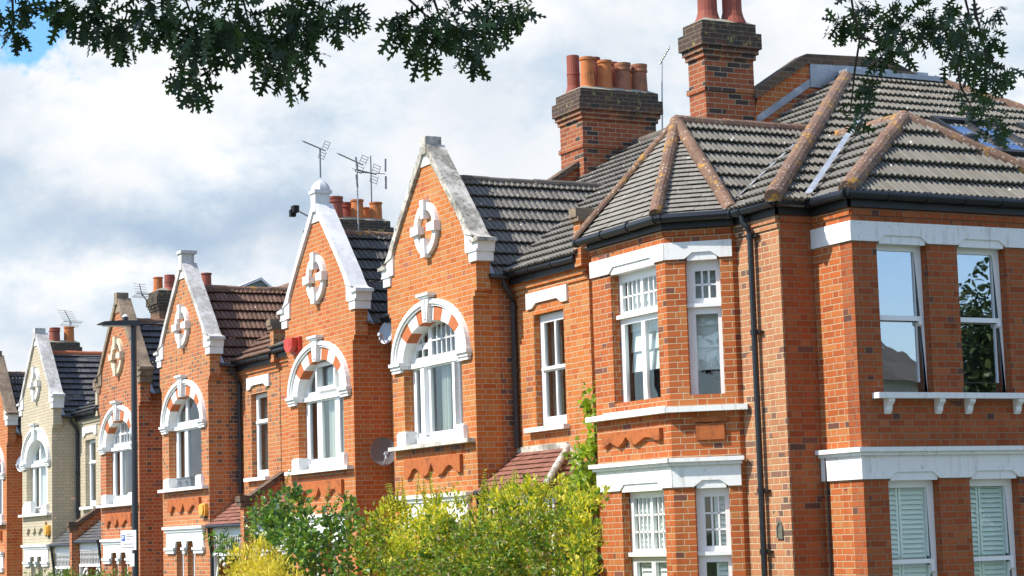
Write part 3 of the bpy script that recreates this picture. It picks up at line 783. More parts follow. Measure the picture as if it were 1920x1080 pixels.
    for q in (-1, 1):
        e0, e1 = Vector((q * ex_, .2, gable_roof_z(ex_))), Vector((q * ex_, yb, gable_roof_z(ex_)))
        tiled(rm, e0, e1, (0, .2, 4.0), None, tw, ch, .022, prof, .048, seed=3)
    mz = lambda y: 2.4 + .645 * (y - .5)
    x0, x1 = sorted([sx(-narrow), sx(wide)])
    tiled(rm, (x0, .46, mz(.46)), (x1, .46, mz(.46)), (x0, 4.75, mz(4.75)), None, tw, .28 if prof is not FLAT else .2, .022, prof, .048, seed=4)
    tiled(rm, (x1, 9.0, mz(.5)), (x0, 9.0, mz(.5)), (x1, 4.75, mz(4.75)), None, .3, .28, .022, FLAT, .028, seed=5)
    rf = rm.build('roof', roofm, root)
    ridge_part(rf, ridgem, (0, .2, 4.0), (0, 3.0, 4.0), .075, .42, 2); ridge_part(rf, ridgem, (x0, 4.75, mz(4.75)), (x1, 4.75, mz(4.75)), .085, .42, 5)
    # lead at the foot of the gable roof and in the valley
    m = MB()
    for q in (-1, 1):
        m.face([(q * 1.50, .215, 2.34), (q * 1.62, .215, 2.34), (q * 1.62, .32, 2.30), (q * 1.50, .215, 2.62)])
        vy = lambda x: .5 + (4.0 - 1.075 * x - 2.4) / .645
        a = Vector((q * .12, vy(.12), gable_roof_z(.12) + .012)); b = Vector((q * 1.5, vy(1.5), gable_roof_z(1.5) + .012))
        m.face([a + Vector((q * .07, 0, -.02)), b + Vector((q * .07, 0, -.02)), b + Vector((0, -.07, 0.0)), a + Vector((0, -.07, 0))])
    m.build('flashing', 'lead', rf)
    # gutters, fascia and downpipe at the entrance side
    u0, u1 = sorted([sx(1.50), sx(wide - .0)])
    m = MB(); m.box(u0, u1, .55, .58, 2.22, 2.39); m.build('fascia', 'black_board', root); m = MB(); m.box(*sorted([sx(-1.5), sx(-narrow)]), .55, .58, 2.22, 2.39); m.build('fascia', 'black_board', root)
    gutter_run(root, [(sx(1.56), .50, 2.36), (sx(wide - .06), .50, 2.34)], .045)
    gutter_run(root, [(sx(-1.56), .50, 2.36), (sx(-narrow + .06), .50, 2.34)], .045)
    gutter_run(root, [(sx(1.60), .2, 2.34), (sx(1.60), .52, 2.34)], .04, joints=False)
    m = MB(); m.tube([(sx(1.60), .42, 2.33), (sx(1.60), .42, 2.22), (sx(1.55), .56, 2.08), (sx(1.52), .60, 1.98), (sx(1.52), .60, -.1)], .036, 8)
    for zz in (1.9, 1.0, .1): m.tube([(sx(1.52), .60, zz - .03), (sx(1.52), .60, zz + .03)], .047, 8)
    m.build('downpipe', 'pipe_old', root)
    # ---- porch roof on the entrance side with spindle frieze
    pe = spec.get('porch', 'party')
    z_e, z_t = -.70, -.15
    xl, xr = HC, wide - .1
    m = MB()
    def pp(x, y, z): return (sx(x), y, z)
    if pe == 'hip':
        xr = 3.60; hipx = 2.95
        L = math.hypot(SB + .05, z_t - z_e)
        e0, e1 = pp(xl, -.05, z_e), pp(xr, -.05, z_e)
        tiled(m, e0, e1, pp(xl, SB, z_t), [(0, 0), (xr - xl, 0), (hipx - xl, L), (0, L)], .17, .11, 0, FLAT, .018, seed=6)
        A = pp(xr, -.05, z_e); B = pp(xr, SB, z_e); T = pp(hipx, SB, z_t)
        Lh = math.hypot(xr - hipx, z_t - z_e)
        tiled(m, A, B, (hipx, -.05, z_t), [(0, 0), (SB + .05, 0), (SB + .05, Lh)], .17, .11, 0, FLAT, .018, seed=7)
        po = m.build('porch_roof', 'porch_tile', root)
        ridge_part(po, 'stone_grey', T, (xr + .02, -.07, z_e + .02), .05, .3, 1); ridge_part(po, 'stone_grey', T, (xr, SB - .02, z_e + .05), .05, .3, 1); r = MB()
        r.face([pp(xl, SB - .002, z_t - .02), pp(hipx, SB - .002, z_t - .02), pp(hipx, SB - .03, z_t + .05), pp(xl, SB - .03, z_t + .05)])
        r.box(xl, hipx, SB - .03, SB, z_t - .02, z_t + .06)
        r.build('flashing', 'stone_grey', po)
    else:
        tiled(m, pp(xl, -.05, z_e), pp(xr, -.05, z_e), pp(xl, SB, z_t), None, .17, .11, 0, FLAT, .018, seed=6)
        po = m.build('porch_roof', spec.get('porch_mat', 'porch_tile'), root)
        if side > 0:   # shared parapet between the two porches
            Q = Plane((wide, 0, 0), Y_, X_)
            m = MB(); m.opoly(Q, [(-.12, -4.2), (SB, -4.2), (SB, .10), (.02, -.32), (-.12, -.32)], -.09, .09)
            m.cm = 1; m.opoly(Q, [(-.20, -.32), (.0, -.32), (SB, .10), (SB, .22), (.0, -.21), (-.20, -.21)], -.13, .13)
            m.obox(Q, -.18, .02, -.40, -.32, -.115, .115)
            m.build('porch_parapet', [spec.get('parapet', 'brick_d'), 'brick_edge'], root)
    m = MB(); a, b = sorted([sx(xl + .02), sx(xr - .02)])
    m.tube([(a, -.07, z_e - .02), (b, -.07, z_e - .03)], .035, 8); m.tube([(sx(xl + .05), -.05, z_e), (sx(xl + .05), .02, -1.3), (sx(xl + .05), .02, -4.2)], .03, 8); m.build('porch_gutter', 'black', root)
    m = MB(); FP = Plane((0, .06, 0), X_, -Y_)
    m.obox(FP, a, b, z_e - .22, z_e - .05, -.05, 0); m.obox(FP, a, b, -1.28, -1.22, -.05, .02)
    n = 15
    for i in range(n + 1):
        x = a + .03 + (b - a - .06) * i / n
        m.tube([(x, .08, -1.22), (x, .08, -1.12), (x, .08, -1.08), (x, .08, -1.02), (x, .08, -.97), (x, .08, -.92)], [.012, .012, .022, .012, .022, .012], 5, False)
    for x in (a, b - .07): m.obox(FP, x, x + .07, -4.2, -1.28, -.06, .01)
    # curved spandrel braces with turned drops
    for q, x in ((1, a + .07), (-1, b - .07)):
        bp = [(x, -1.28), (x, -1.85)] + [(x + q * (.42 * (1 - math.cos(t))), -1.85 + .52 * math.sin(t)) for t in [math.pi / 2 * i / 8 for i in range(9)]] + [(x + q * .48, -1.28)]
        bp2 = [(x, -1.28), (x + q * .5, -1.28), (x + q * .5, -1.34)] + [(x + q * (.06 + .38 * math.cos(t)), -1.85 + .5 * math.sin(t)) for t in [math.pi / 2 - .1 - (math.pi / 2 - .1) * i / 8 for i in range(9)]]
        inner_ = [(x + q * .02, -1.30)]
        m.opoly(FP, [(x, -1.9)] + [(x + q * (.44 - .40 * math.cos(t)), -1.9 + .56 * math.sin(t)) for t in [math.pi / 2 * i / 8 for i in range(9)]] + [(x + q * .44, -1.28)] + [(x + q * (.44 - .44 * math.cos(t)), -1.9 + .62 * math.sin(t)) for t in [math.pi / 2 - math.pi / 2 * i / 8 for i in range(9)]], -.045, -.01)
        m.lathe((x + q * .5, .08, -1.5), [(.01, 0), (.035, .03), (.035, .07), (.012, .1), (.012, .13), (.03, .16), (.012, .22)], 8)
    m.build('porch_frieze', 'white', root)
    m = MB(); m.obox(P, sx(2.1) - .45, sx(2.1) + .45, -4.2, -2.1, 0, .04); m.obox(P, sx(2.1) - .5, sx(2.1) + .5, -2.1, -2.03, 0, .06); m.build('door', 'brown_panel', root)
    # ---- party walls above the roof
    if spec.get('party', True) and side > 0:
        Q = Plane((-narrow, 0, 0), Y_, X_)
        m = MB(); m.opoly(Q, [(2.0, mz(2.0) - .1), (3.8, mz(3.8) - .1), (3.8, mz(3.8) + .24), (2.0, mz(2.0) + .24)], -.11, .11)
        m.cm = 1; m.opoly(Q, [(1.96, mz(1.96) + .24), (3.8, mz(3.8) + .24), (3.8, mz(3.8) + .34), (1.96, mz(1.96) + .34)], -.16, .16)
        m.build('party_parapet', ['brick_stack', 'brick_edge'], root)
        Q = Plane((wide, 0, 0), Y_, X_)
        m = MB(); m.opoly(Q, [(.50, 2.22), (.66, 2.22), (.66, 2.3), (4.4, mz(4.4)), (4.4, mz(4.4) + .22), (.80, mz(.8) + .22), (.66, 2.82), (.50, 2.82)], -.09, .09)
        m.cm = 1; m.obox(Q, .46, .76, 2.82, 2.88, -.12, .12); m.obox(Q, .44, .78, 2.88, 3.0, -.095, .095)
        m.build('party_pier', [brick, 'stone_brown'], root)
    for c in spec.get('chimneys', ()): chimney(root, *c)
    return root

POTS_A = [(-2.55, 3.95, .095, .68, 1, 'pot_red'), (-2.12, 3.98, .105, .56, 0, 'pot_orange'), (-2.55, 4.36, .09, .68, 0, 'pot_red'), (-2.12, 4.32, .105, .53, 0, 'pot_orange'),
          (-2.55, 4.71, .095, .62, 0, 'pot_red'), (-2.12, 4.67, .108, .51, 2, 'pot_brown'), (-2.52, 5.04, .09, .50, 0, 'pot_orange'), (-2.12, 4.99, .11, .51, 2, 'pot_brown')]
def pots_b(ms):
    out = []
    for i, m_ in enumerate(ms):
        row, k = i % 2, i // 2
        out.append(((-2.12, -2.56)[row], 3.98 + k * .37 + row * .10, .10, .44 + .03 * ((i * 7) % 3), (0, 2)[(i * 5) % 3 == 0], m_))
    return out
hB = house('B', -4.47, -.19, -1, ('brick_b', 'stone_white', 'white', 'tile_dark', 'ridge', ROLL, 'panel'),
      dict(label='red brick gabled house with white painted coping and a domed cap on its peak', wide=3.62, narrow=2.25, cap='dome', low=[(-.86, -.52), (-.30, .28), (.48, .86)],
           top=[(-.88, -.46, 1, 1), (-.34, .38, 1, 1), (.60, .9, 1, 1)], hopper=[(-.42, .46, 1.36, 1.84)], curtain=drapes([(.33, .62, 0, .93)]), party=False))
hA = house('A', 0, 0, 1, ('brick_a', 'stone_grey', 'white', 'tile_grey', 'ridge_dark', ROLL, 'panel'),
      dict(label='orange brick gabled house with lichened grey coping, beside the corner house', sooty=1, wide=3.66, narrow=2.25, low=[(-.90, -.58), (-.38, .42), (.62, .94)],
           top=[(-.90, -.44, 2, 2), (-.32, .50, 5, 2), (.62, .92, 1, 2)], open=[(-.60, -.46), (.52, .60)], sill='sill_stone', curtain=drapes([(.36, .50, 0, .7)]), porch='hip',
           chimneys=[(-2.72, -1.93, 3.75, 5.17, 3.2, 5.99, 'brick_stack', POTS_A), (3.35, 3.78, 2.55, 3.36, 3.2, 5.69, 'brick_stack_low', [(3.52, 2.80, .12, .85, 1, 'pot_red'), (3.60, 3.16, .12, .9, 1, 'pot_red')])]))
pc = pots_b(['pot_orange', 'pot_red', 'pot_orange', 'pot_red', 'pot_red', 'pot_red', 'pot_orange', 'pot_orange'])
hC = house('C', -11.68, -.257, 1, ('brick_c', 'stone_pale', 'white', 'tile_brown', 'ridge', ROLL, 'panel'),
      dict(label='multicoloured brick gabled house with brown tiles and a flanged cap', sooty=1, wide=3.62, narrow=2.27, cap='flange', low=[(-.86, -.46), (-.26, .74)],
           top=[(-.86, -.38, 1, 1), (-.26, .70, 1, 1)], curtain=drapes([(.05, .2, 0, 1)]), parapet='brick_d',
           chimneys=[(-2.72, -1.93, 3.75, 5.30, 3.2, 5.80, 'brick_far', [(-2.12, 5.10, .12, .42, 0, 'pot_orange'), (-2.12, 4.66, .12, .46, 0, 'pot_orange'), (-2.5, 5.0, .1, .36, 0, 'pot_orange'), (-2.12, 4.15, .13, .50, 2, 'pot_red'), (-2.5, 4.55, .11, .45, 2, 'pot_red'), (-2.5, 4.0, .10, .42, 2, 'pot_red')])]))
hD = house('D', -16.195, -.446, -1, ('brick_d', 'stone_brown', 'white', 'slate', 'ridge', FLAT, 'panel'),
      dict(label='red brick gabled house with unpainted brown coping behind the lamp post', wide=3.56, narrow=2.27, kneel='stone_brown', roundel='cream_trim', low=[(-.84, -.46), (-.30, .86)],
           top=[(-.86, -.48, 2, 2), (-.38, .86, 6, 2)], curtain=drapes([(.2, .32, 0, 1)]), party=False, porch_mat='slate'))
hE = house('E', -23.30, -.497, 1, ('brick_cream', 'stone_pale', 'white', 'slate', 'ridge_red', FLAT, 'brick_cream'),
      dict(label='cream painted gabled house with red ridge tiles', wide=3.56, narrow=2.29, vous='white', low=[(-.82, -.38), (-.22, .30), (.46, .84)],
           top=[(-.84, -.34, 1, 1), (-.2, .78, 1, 1)], curtain=drapes([(.05, .95, 0, 1)], 'blind'), parapet='brick_d', porch_mat='slate',
           chimneys=[(-2.72, -1.93, 3.75, 5.30, 3.2, 5.86, 'brick_far', [(-2.12, 4.1, .12, .42, 1, 'pot_red'), (-2.5, 3.9, .11, .4, 0, 'pot_orange'), (-2.12, 4.6, .12, .42, 0, 'pot_orange'), (-2.5, 4.5, .11, .42, 0, 'pot_orange'), (-2.12, 5.12, .12, .50, 0, 'pot_red')])]))
hF = house('F', -27.87, -.64, -1, ('brick_b', 'stone_brown', 'white', 'tile_dark', 'ridge', ROLL, 'panel'),
      dict(label='red brick gabled house beyond the cream house, cut off by the picture edge', wide=3.56, narrow=2.29, low=[(-.86, -.46), (-.30, .28), (.48, .86)], top=[(-.86, -.38, 1, 1), (-.26, .8, 1, 1)], party=False))
hG = house('G', -34.95, -.80, 1, ('brick_d', 'stone_brown', 'white', 'tile_dark', 'ridge', ROLL, 'panel'),
      dict(label='terraced house of which only the two-pot chimney shows over the cream house', wide=3.56, narrow=2.29, low=[(-.86, -.46), (-.30, .86)], top=[(-.86, -.38, 1, 1), (-.26, .8, 1, 1)],
           chimneys=[(-2.72, -1.93, 3.75, 4.75, 3.2, 5.90, 'brick_far', [(-2.12, 4.05, .13, .46, 2, 'pot_red'), (-2.12, 4.50, .14, .50, 0, 'pot_orange'), (-2.5, 4.1, .12, .42, 0, 'pot_red')])]))

# ------------------------------------------------------------------ corner house (world coordinates)
YC, XC, XS, YS = .76, 6.56, 7.317, 1.232
CH = thing('corner_house', 'large brick corner house with canted bay and hipped grey roofs', 'house', (4.5, .76, GZ), (4.5, .76, GZ))
FB = Plane((0, .07, 0), X_, -Y_)                        # bay front
b0, b1 = (3.33, .07), (5.14, .07); b2 = (5.667, .692)
SPL = Plane((b1[0], b1[1], 0), (b2[0] - b1[0], b2[1] - b1[1], 0)); LS = math.hypot(b2[0] - b1[0], b2[1] - b1[1])
SPR = Plane((b0[0] - (b2[0] - b1[0]), b2[1], 0), (b2[0] - b1[0], -(b2[1] - b1[1]), 0))
FW = Plane((0, YC, 0), X_, -Y_); SW = Plane((XC, 0, 0), Y_, X_); SBF = Plane((0, YS, 0), X_, -Y_); SBX = Plane((XS, 0, 0), Y_, X_)
YE = 4.88
w = MB()
up_f = [(3.81, .27), (4.93, .27), (4.93, 1.90), (3.81, 1.90)]; lo_f = [(3.90, -4.0), (4.92, -4.0), (4.92, -.80), (3.90, -.80)]
w.opoly(FB, [(b0[0], -4.3), (b1[0], -4.3), (b1[0], 2.30), (b0[0], 2.30)], -.2, 0, [up_f, lo_f])
up_s = [(.24, .27), (.66, .27), (.66, 1.90), (.24, 1.90)]; lo_s = [(.25, -4.0), (.66, -4.0), (.66, -.80), (.25, -.80)]
w.opoly(SPL, [(0, -4.3), (LS, -4.3), (LS, 2.30), (0, 2.30)], -.2, 0, [up_s, lo_s])
w.opoly(SPR, [(0, -4.3), (LS, -4.3), (LS, 2.30), (0, 2.30)], -.2, 0)
w.obox(Plane((b2[0], 0, 0), Y_, X_), b2[1], YC + .02, -4.3, 2.30, -.2, 0)
for pl, a, b in ((FB, b0[0], b1[0]), (SPL, 0, LS)):
    w.obox(pl, a + .002, b - .002, 2.19, 2.255, .0, .02)
w.build('bay_wall', 'brick_corner', CH)
w = MB()
w.obox(FW, 2.0, XC - .2, -4.3, 2.30, -.2, 0); w.obox(FW, XC - .2, XC - .001, -4.3, 2.30, -.02, 0)
w.obox(FW, b2[0], XC, 2.12, 2.19, .0, .02); w.obox(FW, b2[0], XC, 2.19, 2.30, .0, .04)
w.build('front_wall', 'brick_quoin', CH)
w = MB()
w.obox(SW, YC + .019, YS + .3, -4.3, 2.30, -.2, 0); w.obox(SW, YC + .02, YS - .001, 2.19, 2.30, .0, .03)
w.build('side_wall', 'brick_shaded', CH)
w = MB()
w.obox(SBF, XC - .1, XS - .219, -4.3, 2.30, -.2, 0); w.obox(SBF, XC + .002, XS, 2.18, 2.26, .0, .02)
w.build('side_bay_cheek', 'brick_corner', CH)
w = MB()
sw = [(1.575, 2.29), (2.725, 3.44), (3.875, 4.59)]
ups = [[(a, .15), (b, .15), (b, 1.88), (a, 1.88)] for a, b in sw]; los = [[(a, -4.0), (b, -4.0), (b, -.82), (a, -.82)] for a, b in sw]
w.opoly(SBX, [(YS, -4.3), (YE, -4.3), (YE, 2.30), (YS, 2.30)], -.22, 0, ups + los)
w.obox(SBX, YS + .001, YE, 2.18, 2.26, .0, .02)
w.obox(Plane((0, YE - .001, 0), X_, Y_), XC - 1, XS - .225, -4.3, 2.3, -.2, 0)
w.obox(SW, YE - .1, 11, -4.3, 2.38, -.2, 0)
w.build('side_bay_wall', 'brick_shaded', CH)

# white bands: stepped lintels along the bay fronts
def band(pl, u0, u1, zb, zt, wins, d=.03, cornice=None, ret0=0):
    pts = [(u0, zb)]
    for a, b in wins: pts += [(a, zb), (a + .10, zb + .075), (b - .10, zb + .075), (b, zb)]
    pts += [(u1, zb), (u1, zt), (u0, zt)]
    m.opoly(pl, pts, 0, d)
    for a, b in wins:
        m.opoly(pl, [(a + .03, zb - .02), (b - .03, zb - .02), (b - .03, zb + .02), (b - .10, zb + .08), (a + .10, zb + .08), (a + .03, zb + .02)], -.14, d - .02)
    if cornice:
        m.obox(pl, u0 - .06, u1 + .05, cornice - .05, cornice, 0, .11); m.obox(pl, u0 - .03, u1 + .02, cornice - .09, cornice - .05, 0, .07)
m = MB()
band(FB, b0[0], b1[0] + .015, 1.90, 2.105, [(3.81, 4.93)]); band(SPL, 0, LS, 1.90, 2.105, [(.24, .66)]); m.build('white_band', 'white', CH); m = MB()
band(FB, b0[0], b1[0] + .015, -.82, -.53, [(3.90, 4.92)], cornice=-.475); band(SPL, 0, LS, -.82, -.53, [(.25, .66)], cornice=-.475); m.build('white_band', 'white', CH); m = MB()
band(SBX, YS - .02, YE, 1.88, 2.11, sw); m.obox(SBF, XC + .001, XS + .028, 1.882, 2.108, 0, .028); m.build('white_band', 'white', CH); m = MB()
band(SBX, YS - .03, YE, -.82, -.55, sw, cornice=-.465); m.obox(SBF, XC + .001, XS + .028, -.818, -.552, 0, .033)
m.obox(SBF, XC + .001, XS + .105, -.514, -.464, 0, .105); m.obox(SBF, XC + .001, XS + .065, -.554, -.514, 0, .065)
m.build('white_band', 'white', CH)
# sills
m = MB(); m.obox(FB, b0[0] - .08, b1[0] + .06, .065, .13, -.15, .12); m.obox(SPL, -.04, LS + .12, .066, .131, -.15, .12); m.obox(FB, b0[0] + .2, b1[0] - .1, .13, .16, -.15, .02); m.build('sill', 'white', CH)
m = MB(); m.obox(SBX, YS + .18, YE, .085, .15, -.15, .13)
for a, b in sw:
    for y in (a + .02, b + .02):
        m.opoly(Plane((XS, y, 0), X_, -Y_), [(0, .085), (.11, .085), (.11, .05), (.06, .0), (.05, -.05), (.02, -.09), (0, -.09)], -.05, .03)
m.build('sill', 'white', CH)
# panels below the upper bay windows
m = MB(); m.opoly(FB, [(3.55, -.10), (4.95, -.10), (4.95, -.24), (4.86, -.24), (4.72, -.20), (4.6, -.19), (4.48, -.23), (4.36, -.27), (4.26, -.25), (4.14, -.16), (4.06, -.23), (3.94, -.28), (3.82, -.24), (3.74, -.21), (3.64, -.25), (3.55, -.28)], 0, .055)
m.obox(SPL, .26, .68, -.06, -.0, 0, .03); m.obox(SPL, .30, .64, -.27, -.08, 0, .04)
m.build('apron_panel', 'panel', CH)
# windows of the bay
def dbl(pl, u0, u1, z0, z1, tr, nz, nx=4, cur=None, glass='glass'):
    mid = (u0 + u1) / 2
    lw = [(u0 + .10, mid - .045, z0 + .12, tr - .08), (mid + .045, u1 - .06, z0 + .12, tr - .08)]
    tp = [(u0 + .08, mid - .03, tr + .08, z1 - .14), (mid + .03, u1 - .06, tr + .08, z1 - .14)]
    bars = []
    for t in tp: bars += grid_bars(t, nx, nz, .02)
    def ex(f, p, d): f.obox(p, u0, u1, tr - .01, tr + .04, d, d + .06)
    return glazed(CH, pl, [(u0, z0), (u1, z0), (u1, z1), (u0, z1)], lw + tp, -.12, bars=bars, extra=ex, curtain=cur, glass=glass)
def roman(zf):
    def fn(w, pl, u0, u1, z0, z1, d):
        m = MB(); n = 5; a, b = u0 + .04, u1 - .04; za = z0 + (z1 - z0) * zf
        for i in range(n):
            c0, c1 = za + (z1 - za) * i / n, za + (z1 - za) * (i + 1) / n
            m.face([pl(a, c0, d + .03), pl(b, c0, d + .03), pl(b, c1, d), pl(a, c1, d)]); m.face([pl(a, c1, d), pl(b, c1, d), pl(b, c1, d + .03), pl(a, c1, d + .03)])
        m.build('blind', 'blind', w)
    return fn
dbl(FB, 3.81, 4.93, .16, 1.92, 1.33, 2, 4, roman(.28))
dbl(FB, 3.90, 4.92, -4.0, -.78, -1.62, 3, 4, shutters([(.1, .47), (.53, .95)]))
def sgl(pl, u0, u1, z0, z1, tr, nz, cur=None):
    lw = (u0 + .09, u1 - .06, z0 + .14, tr - .09); tp = (u0 + .10, u1 - .07, tr + .10, z1 - .16)
    def ex(f, p, d): f.obox(p, u0, u1, tr - .01, tr + .035, d, d + .06)
    return glazed(CH, pl, [(u0, z0), (u1, z0), (u1, z1), (u0, z1)], [lw, tp], -.11, bars=grid_bars(tp, 3, nz, .022), extra=ex, curtain=cur)
sgl(SPL, .24, .66, .13, 1.92, 1.33, 2, roman(.25)); sgl(SPL, .25, .66, -4.0, -.78, -1.62, 3, shutters([(.5, .98)]))
# sash windows of the side bay
for i, (a, b) in enumerate(sw):
    def ex(f, p, d):
        f.obox(p, a + .04, b - .05, .99, 1.045, d, d + .035)
        for y in (b - .10,): f.opoly(Plane(p(y, 0, d), p.N, p.U), [(0, .93), (.035, .95), (.035, .99), (0, .99)], 0, .05)
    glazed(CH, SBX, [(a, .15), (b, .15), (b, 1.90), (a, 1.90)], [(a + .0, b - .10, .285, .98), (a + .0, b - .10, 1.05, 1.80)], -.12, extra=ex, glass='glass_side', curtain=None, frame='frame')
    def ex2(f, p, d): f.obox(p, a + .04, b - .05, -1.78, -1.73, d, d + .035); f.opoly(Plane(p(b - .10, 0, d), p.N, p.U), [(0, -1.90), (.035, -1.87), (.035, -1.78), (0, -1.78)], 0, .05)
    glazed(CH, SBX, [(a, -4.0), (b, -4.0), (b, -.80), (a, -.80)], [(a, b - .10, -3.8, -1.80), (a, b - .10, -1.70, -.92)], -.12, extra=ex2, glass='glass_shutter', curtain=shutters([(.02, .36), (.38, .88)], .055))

# ---- roofs of the corner house
ZE = 2.40
rt = MB()
AP = Vector((4.25, .86, 3.82))
eL, eM, eR = Vector((3.22, -.05, ZE)), Vector((5.20, -.05, ZE)), Vector((5.80, .62, ZE))
def facet(a, b, top, tw, ch, mb, prof=FLAT, rh=0, lift=.022, seed=1):
    a, b, top = Vector(a), Vector(b), Vector(top); U = (b - a).normalized(); V = top - a; uu = V.dot(U); L = (V - U * uu).length
    tiled(mb, a, b, top, [(0, 0), ((b - a).length, 0), (uu, L)], tw, ch, rh, prof, lift, .003, seed)
eLL = Vector((2.62, .62, ZE))
facet(eL, eM, AP, .125, .085, rt, seed=11); facet(eM, eR, AP, .125, .085, rt, seed=12); facet(eLL, eL, AP, .125, .085, rt, seed=13)
turret = rt.build('bay_roof', 'plain', CH)
# slopes either side of the ridge running back from the bay
rb = MB(); RE = Vector((4.25, 3.0, 3.82))
A, B = Vector((5.80, .62, ZE)), Vector((5.80, 3.2, ZE))
Lx = math.hypot(1.55, 1.42)
tiled(rb, A, B, (4.25, .62, 3.82), [(0, 0), (2.5, 0), (2.5, Lx), (.24, Lx)], .08, .27, .025, ROLL, .046, seed=14)
A2, B2 = Vector((2.62, 3.2, ZE)), Vector((2.62, .62, ZE))
tiled(rb, A2, B2, (4.25, 3.2, 3.82), [(0, 0), (2.58, 0), (2.34, Lx), (0, Lx)], .08, .27, .025, ROLL, .046, seed=15)
# main hipped roof
EX, EY = 6.74, .58
HT = Vector((2.45, 4.87, ZE + .63 * 4.29))
tiled(rb, (2.2, EY, ZE), (EX, EY, ZE), (2.2, 4.87, HT.z), [(0, 0), (EX - 2.2, 0), (2.45 - 2.2, math.hypot(4.29, HT.z - ZE)), (0, math.hypot(4.29, HT.z - ZE))], .085, .29, .025, ROLL, .046, seed=16)
LM = math.hypot(EX - 2.45, HT.z - ZE)
tiled(rb, (EX, EY, ZE), (EX, 11.0, ZE), (2.45, EY, HT.z), [(0, 0), (10.4, 0), (10.4 - 4.5, LM), (4.29, LM)], .085, .30, .025, ROLL, .046, seed=17)
# side bay roof
SE, SA = Vector((7.42, 1.13, ZE)), Vector((6.07, 3.02, 3.66))
s0, s1 = Vector((7.42, 1.13, ZE)), Vector((7.42, 4.92, ZE))
facet(s0, s1, SA, .085, .36, rb, ROLL, .030, .056, 18)
Ls = math.hypot(1.89, 1.26)
tiled(rb, (4.3, 1.13, ZE), s0, (4.3, 3.02, 3.66), [(1.0, 0), (3.12, 0), (1.77, Ls), (0, Ls)], .085, .29, .025, ROLL, .046, seed=19)
tiled(rb, s1, (4.3, 4.92, ZE), (7.42, 3.02, 3.66), [(0, 0), (3.12, 0), (3.12, Ls), (1.35, Ls)], .085, .29, .025, ROLL, .046, seed=20)
roof = rb.build('roof', 'tile_corner', CH)
ridge_part(roof, 'ridge', AP + Vector((0, 0, -.01)), eL + Vector((-.02, -.02, .03)), .062, .34, 1); ridge_part(roof, 'ridge', AP + Vector((0, 0, -.01)), eM + Vector((.0, -.02, .05)), .082, .34, 2)
ridge_part(roof, 'ridge', AP + Vector((0, 0, -.01)), eR + Vector((.0, -.0, .05)), .082, .34, 3)
ridge_part(roof, 'ridge', AP, RE, .085, .36, 4)
ridge_part(roof, 'ridge', HT + Vector((0, 0, -.02)), Vector((EX - .0, EY + .0, ZE + .04)), .105, .36, 5)
ridge_part(roof, 'ridge', HT + Vector((.0, 1.55, .0)), Vector((EX, 11.0, ZE)), .10, .36, 6)
ridge_part(roof, 'ridge', SA + Vector((0, 0, -.02)), s0 + Vector((0, 0, .06)), .105, .36, 7); ridge_part(roof, 'ridge', SA + Vector((0, 0, -.02)), s1 + Vector((0, 0, .06)), .10, .36, 8)
ridge_part(roof, 'ridge', SA - Vector((0, 0, .03)), Vector((4.4, 3.02, 3.66)), .10, .36, 9)
# lead: hip top, valleys, abutments
m = MB()
m.box(2.3, 2.62, 4.75, 6.5, HT.z - .02, HT.z + .05); m.box(2.28, 2.36, 4.3, 6.4, HT.z - .2, HT.z + .16)
m.build('flashing', 'lead', roof)
def strip(p, q, wdt, side):
    p, q = Vector(p), Vector(q); s = Vector(side).normalized() * wdt / 2; m.face([p - s, q - s, q + s, p + s])
for q_ in (((5.72, .60, ZE + .09), (4.35, 3.05, 3.99), .07, (1, .2, .1)), ((6.70, 1.10, ZE + .12), (5.2, 2.98, 3.79), .08, (.6, .8, 0)), ((2.34, 3.36, 4.36), (2.34, 4.5, 5.1), .12, (0, 0, 1))):
    m = MB(); strip(*q_); m.build('valley_lead', 'lead', roof)
# party wall above the roof, brick-on-edge coping
Q = Plane((2.22, 0, 0), Y_, X_)
pr_ = [(3.30, 4.20), (6.5, 4.2), (6.4, 5.02), (6.20, 5.09), (5.62, 5.31), (4.28, 5.26), (3.40, 4.70)]
m = MB(); m.opoly(Q, pr_, -.11, .11); m.cm = 1
cpz = [(3.34, 4.66), (4.26, 5.24), (5.64, 5.29), (6.45, 4.99), (6.45, 5.13), (5.66, 5.43), (4.24, 5.38), (3.34, 4.80)]
m.opoly(Q, cpz, -.15, .15); m.build('party_wall', ['brick_corner', 'brick_edge'], CH)
# eaves: fascia and gutters
m = MB()
for a, b in (((b0[0] - .52, .62), (b0[0] - .02, 0.02)), ((b0[0] - .02, .02), (b1[0] + .03, .02)), ((b1[0] + .03, .02), (b2[0] + .09, .66)), ((b2[0] + .05, .70), (XC + .06, .70)), ((XC + .06, .70), (XC + .06, YS - .06)), ((XC + .06, YS - .06), (XS + .06, YS - .06)), ((XS + .06, YS - .06), (XS + .06, YE + .06)), ((XS + .06, YE + .06), (XC + .06, YE + .06)), ((XC + .06, YE + .06), (XC + .06, 11))):
    pl = Plane((*a, 0), (b[0] - a[0], b[1] - a[1], 0)); L = math.hypot(b[0] - a[0], b[1] - a[1]); m.obox(pl, 0, L, 2.265, 2.40, -.03, 0)
m.build('fascia', 'black_board', CH)
gutter_run(CH, [(b0[0] - .15, -.06, 2.375), (b1[0] + .06, -.06, 2.39), (b2[0] + .12, .60, 2.39), (b2[0] + .3, .63, 2.39), (XC + .13, .63, 2.40), (XC + .13, YS - .13, 2.40), (XS + .13, YS - .13, 2.40), (XS + .13, YE + .12, 2.40), (XC + .13, YE + .12, 2.40), (XC + .13, 11, 2.40)], .055)
m = MB(); x = 6.02
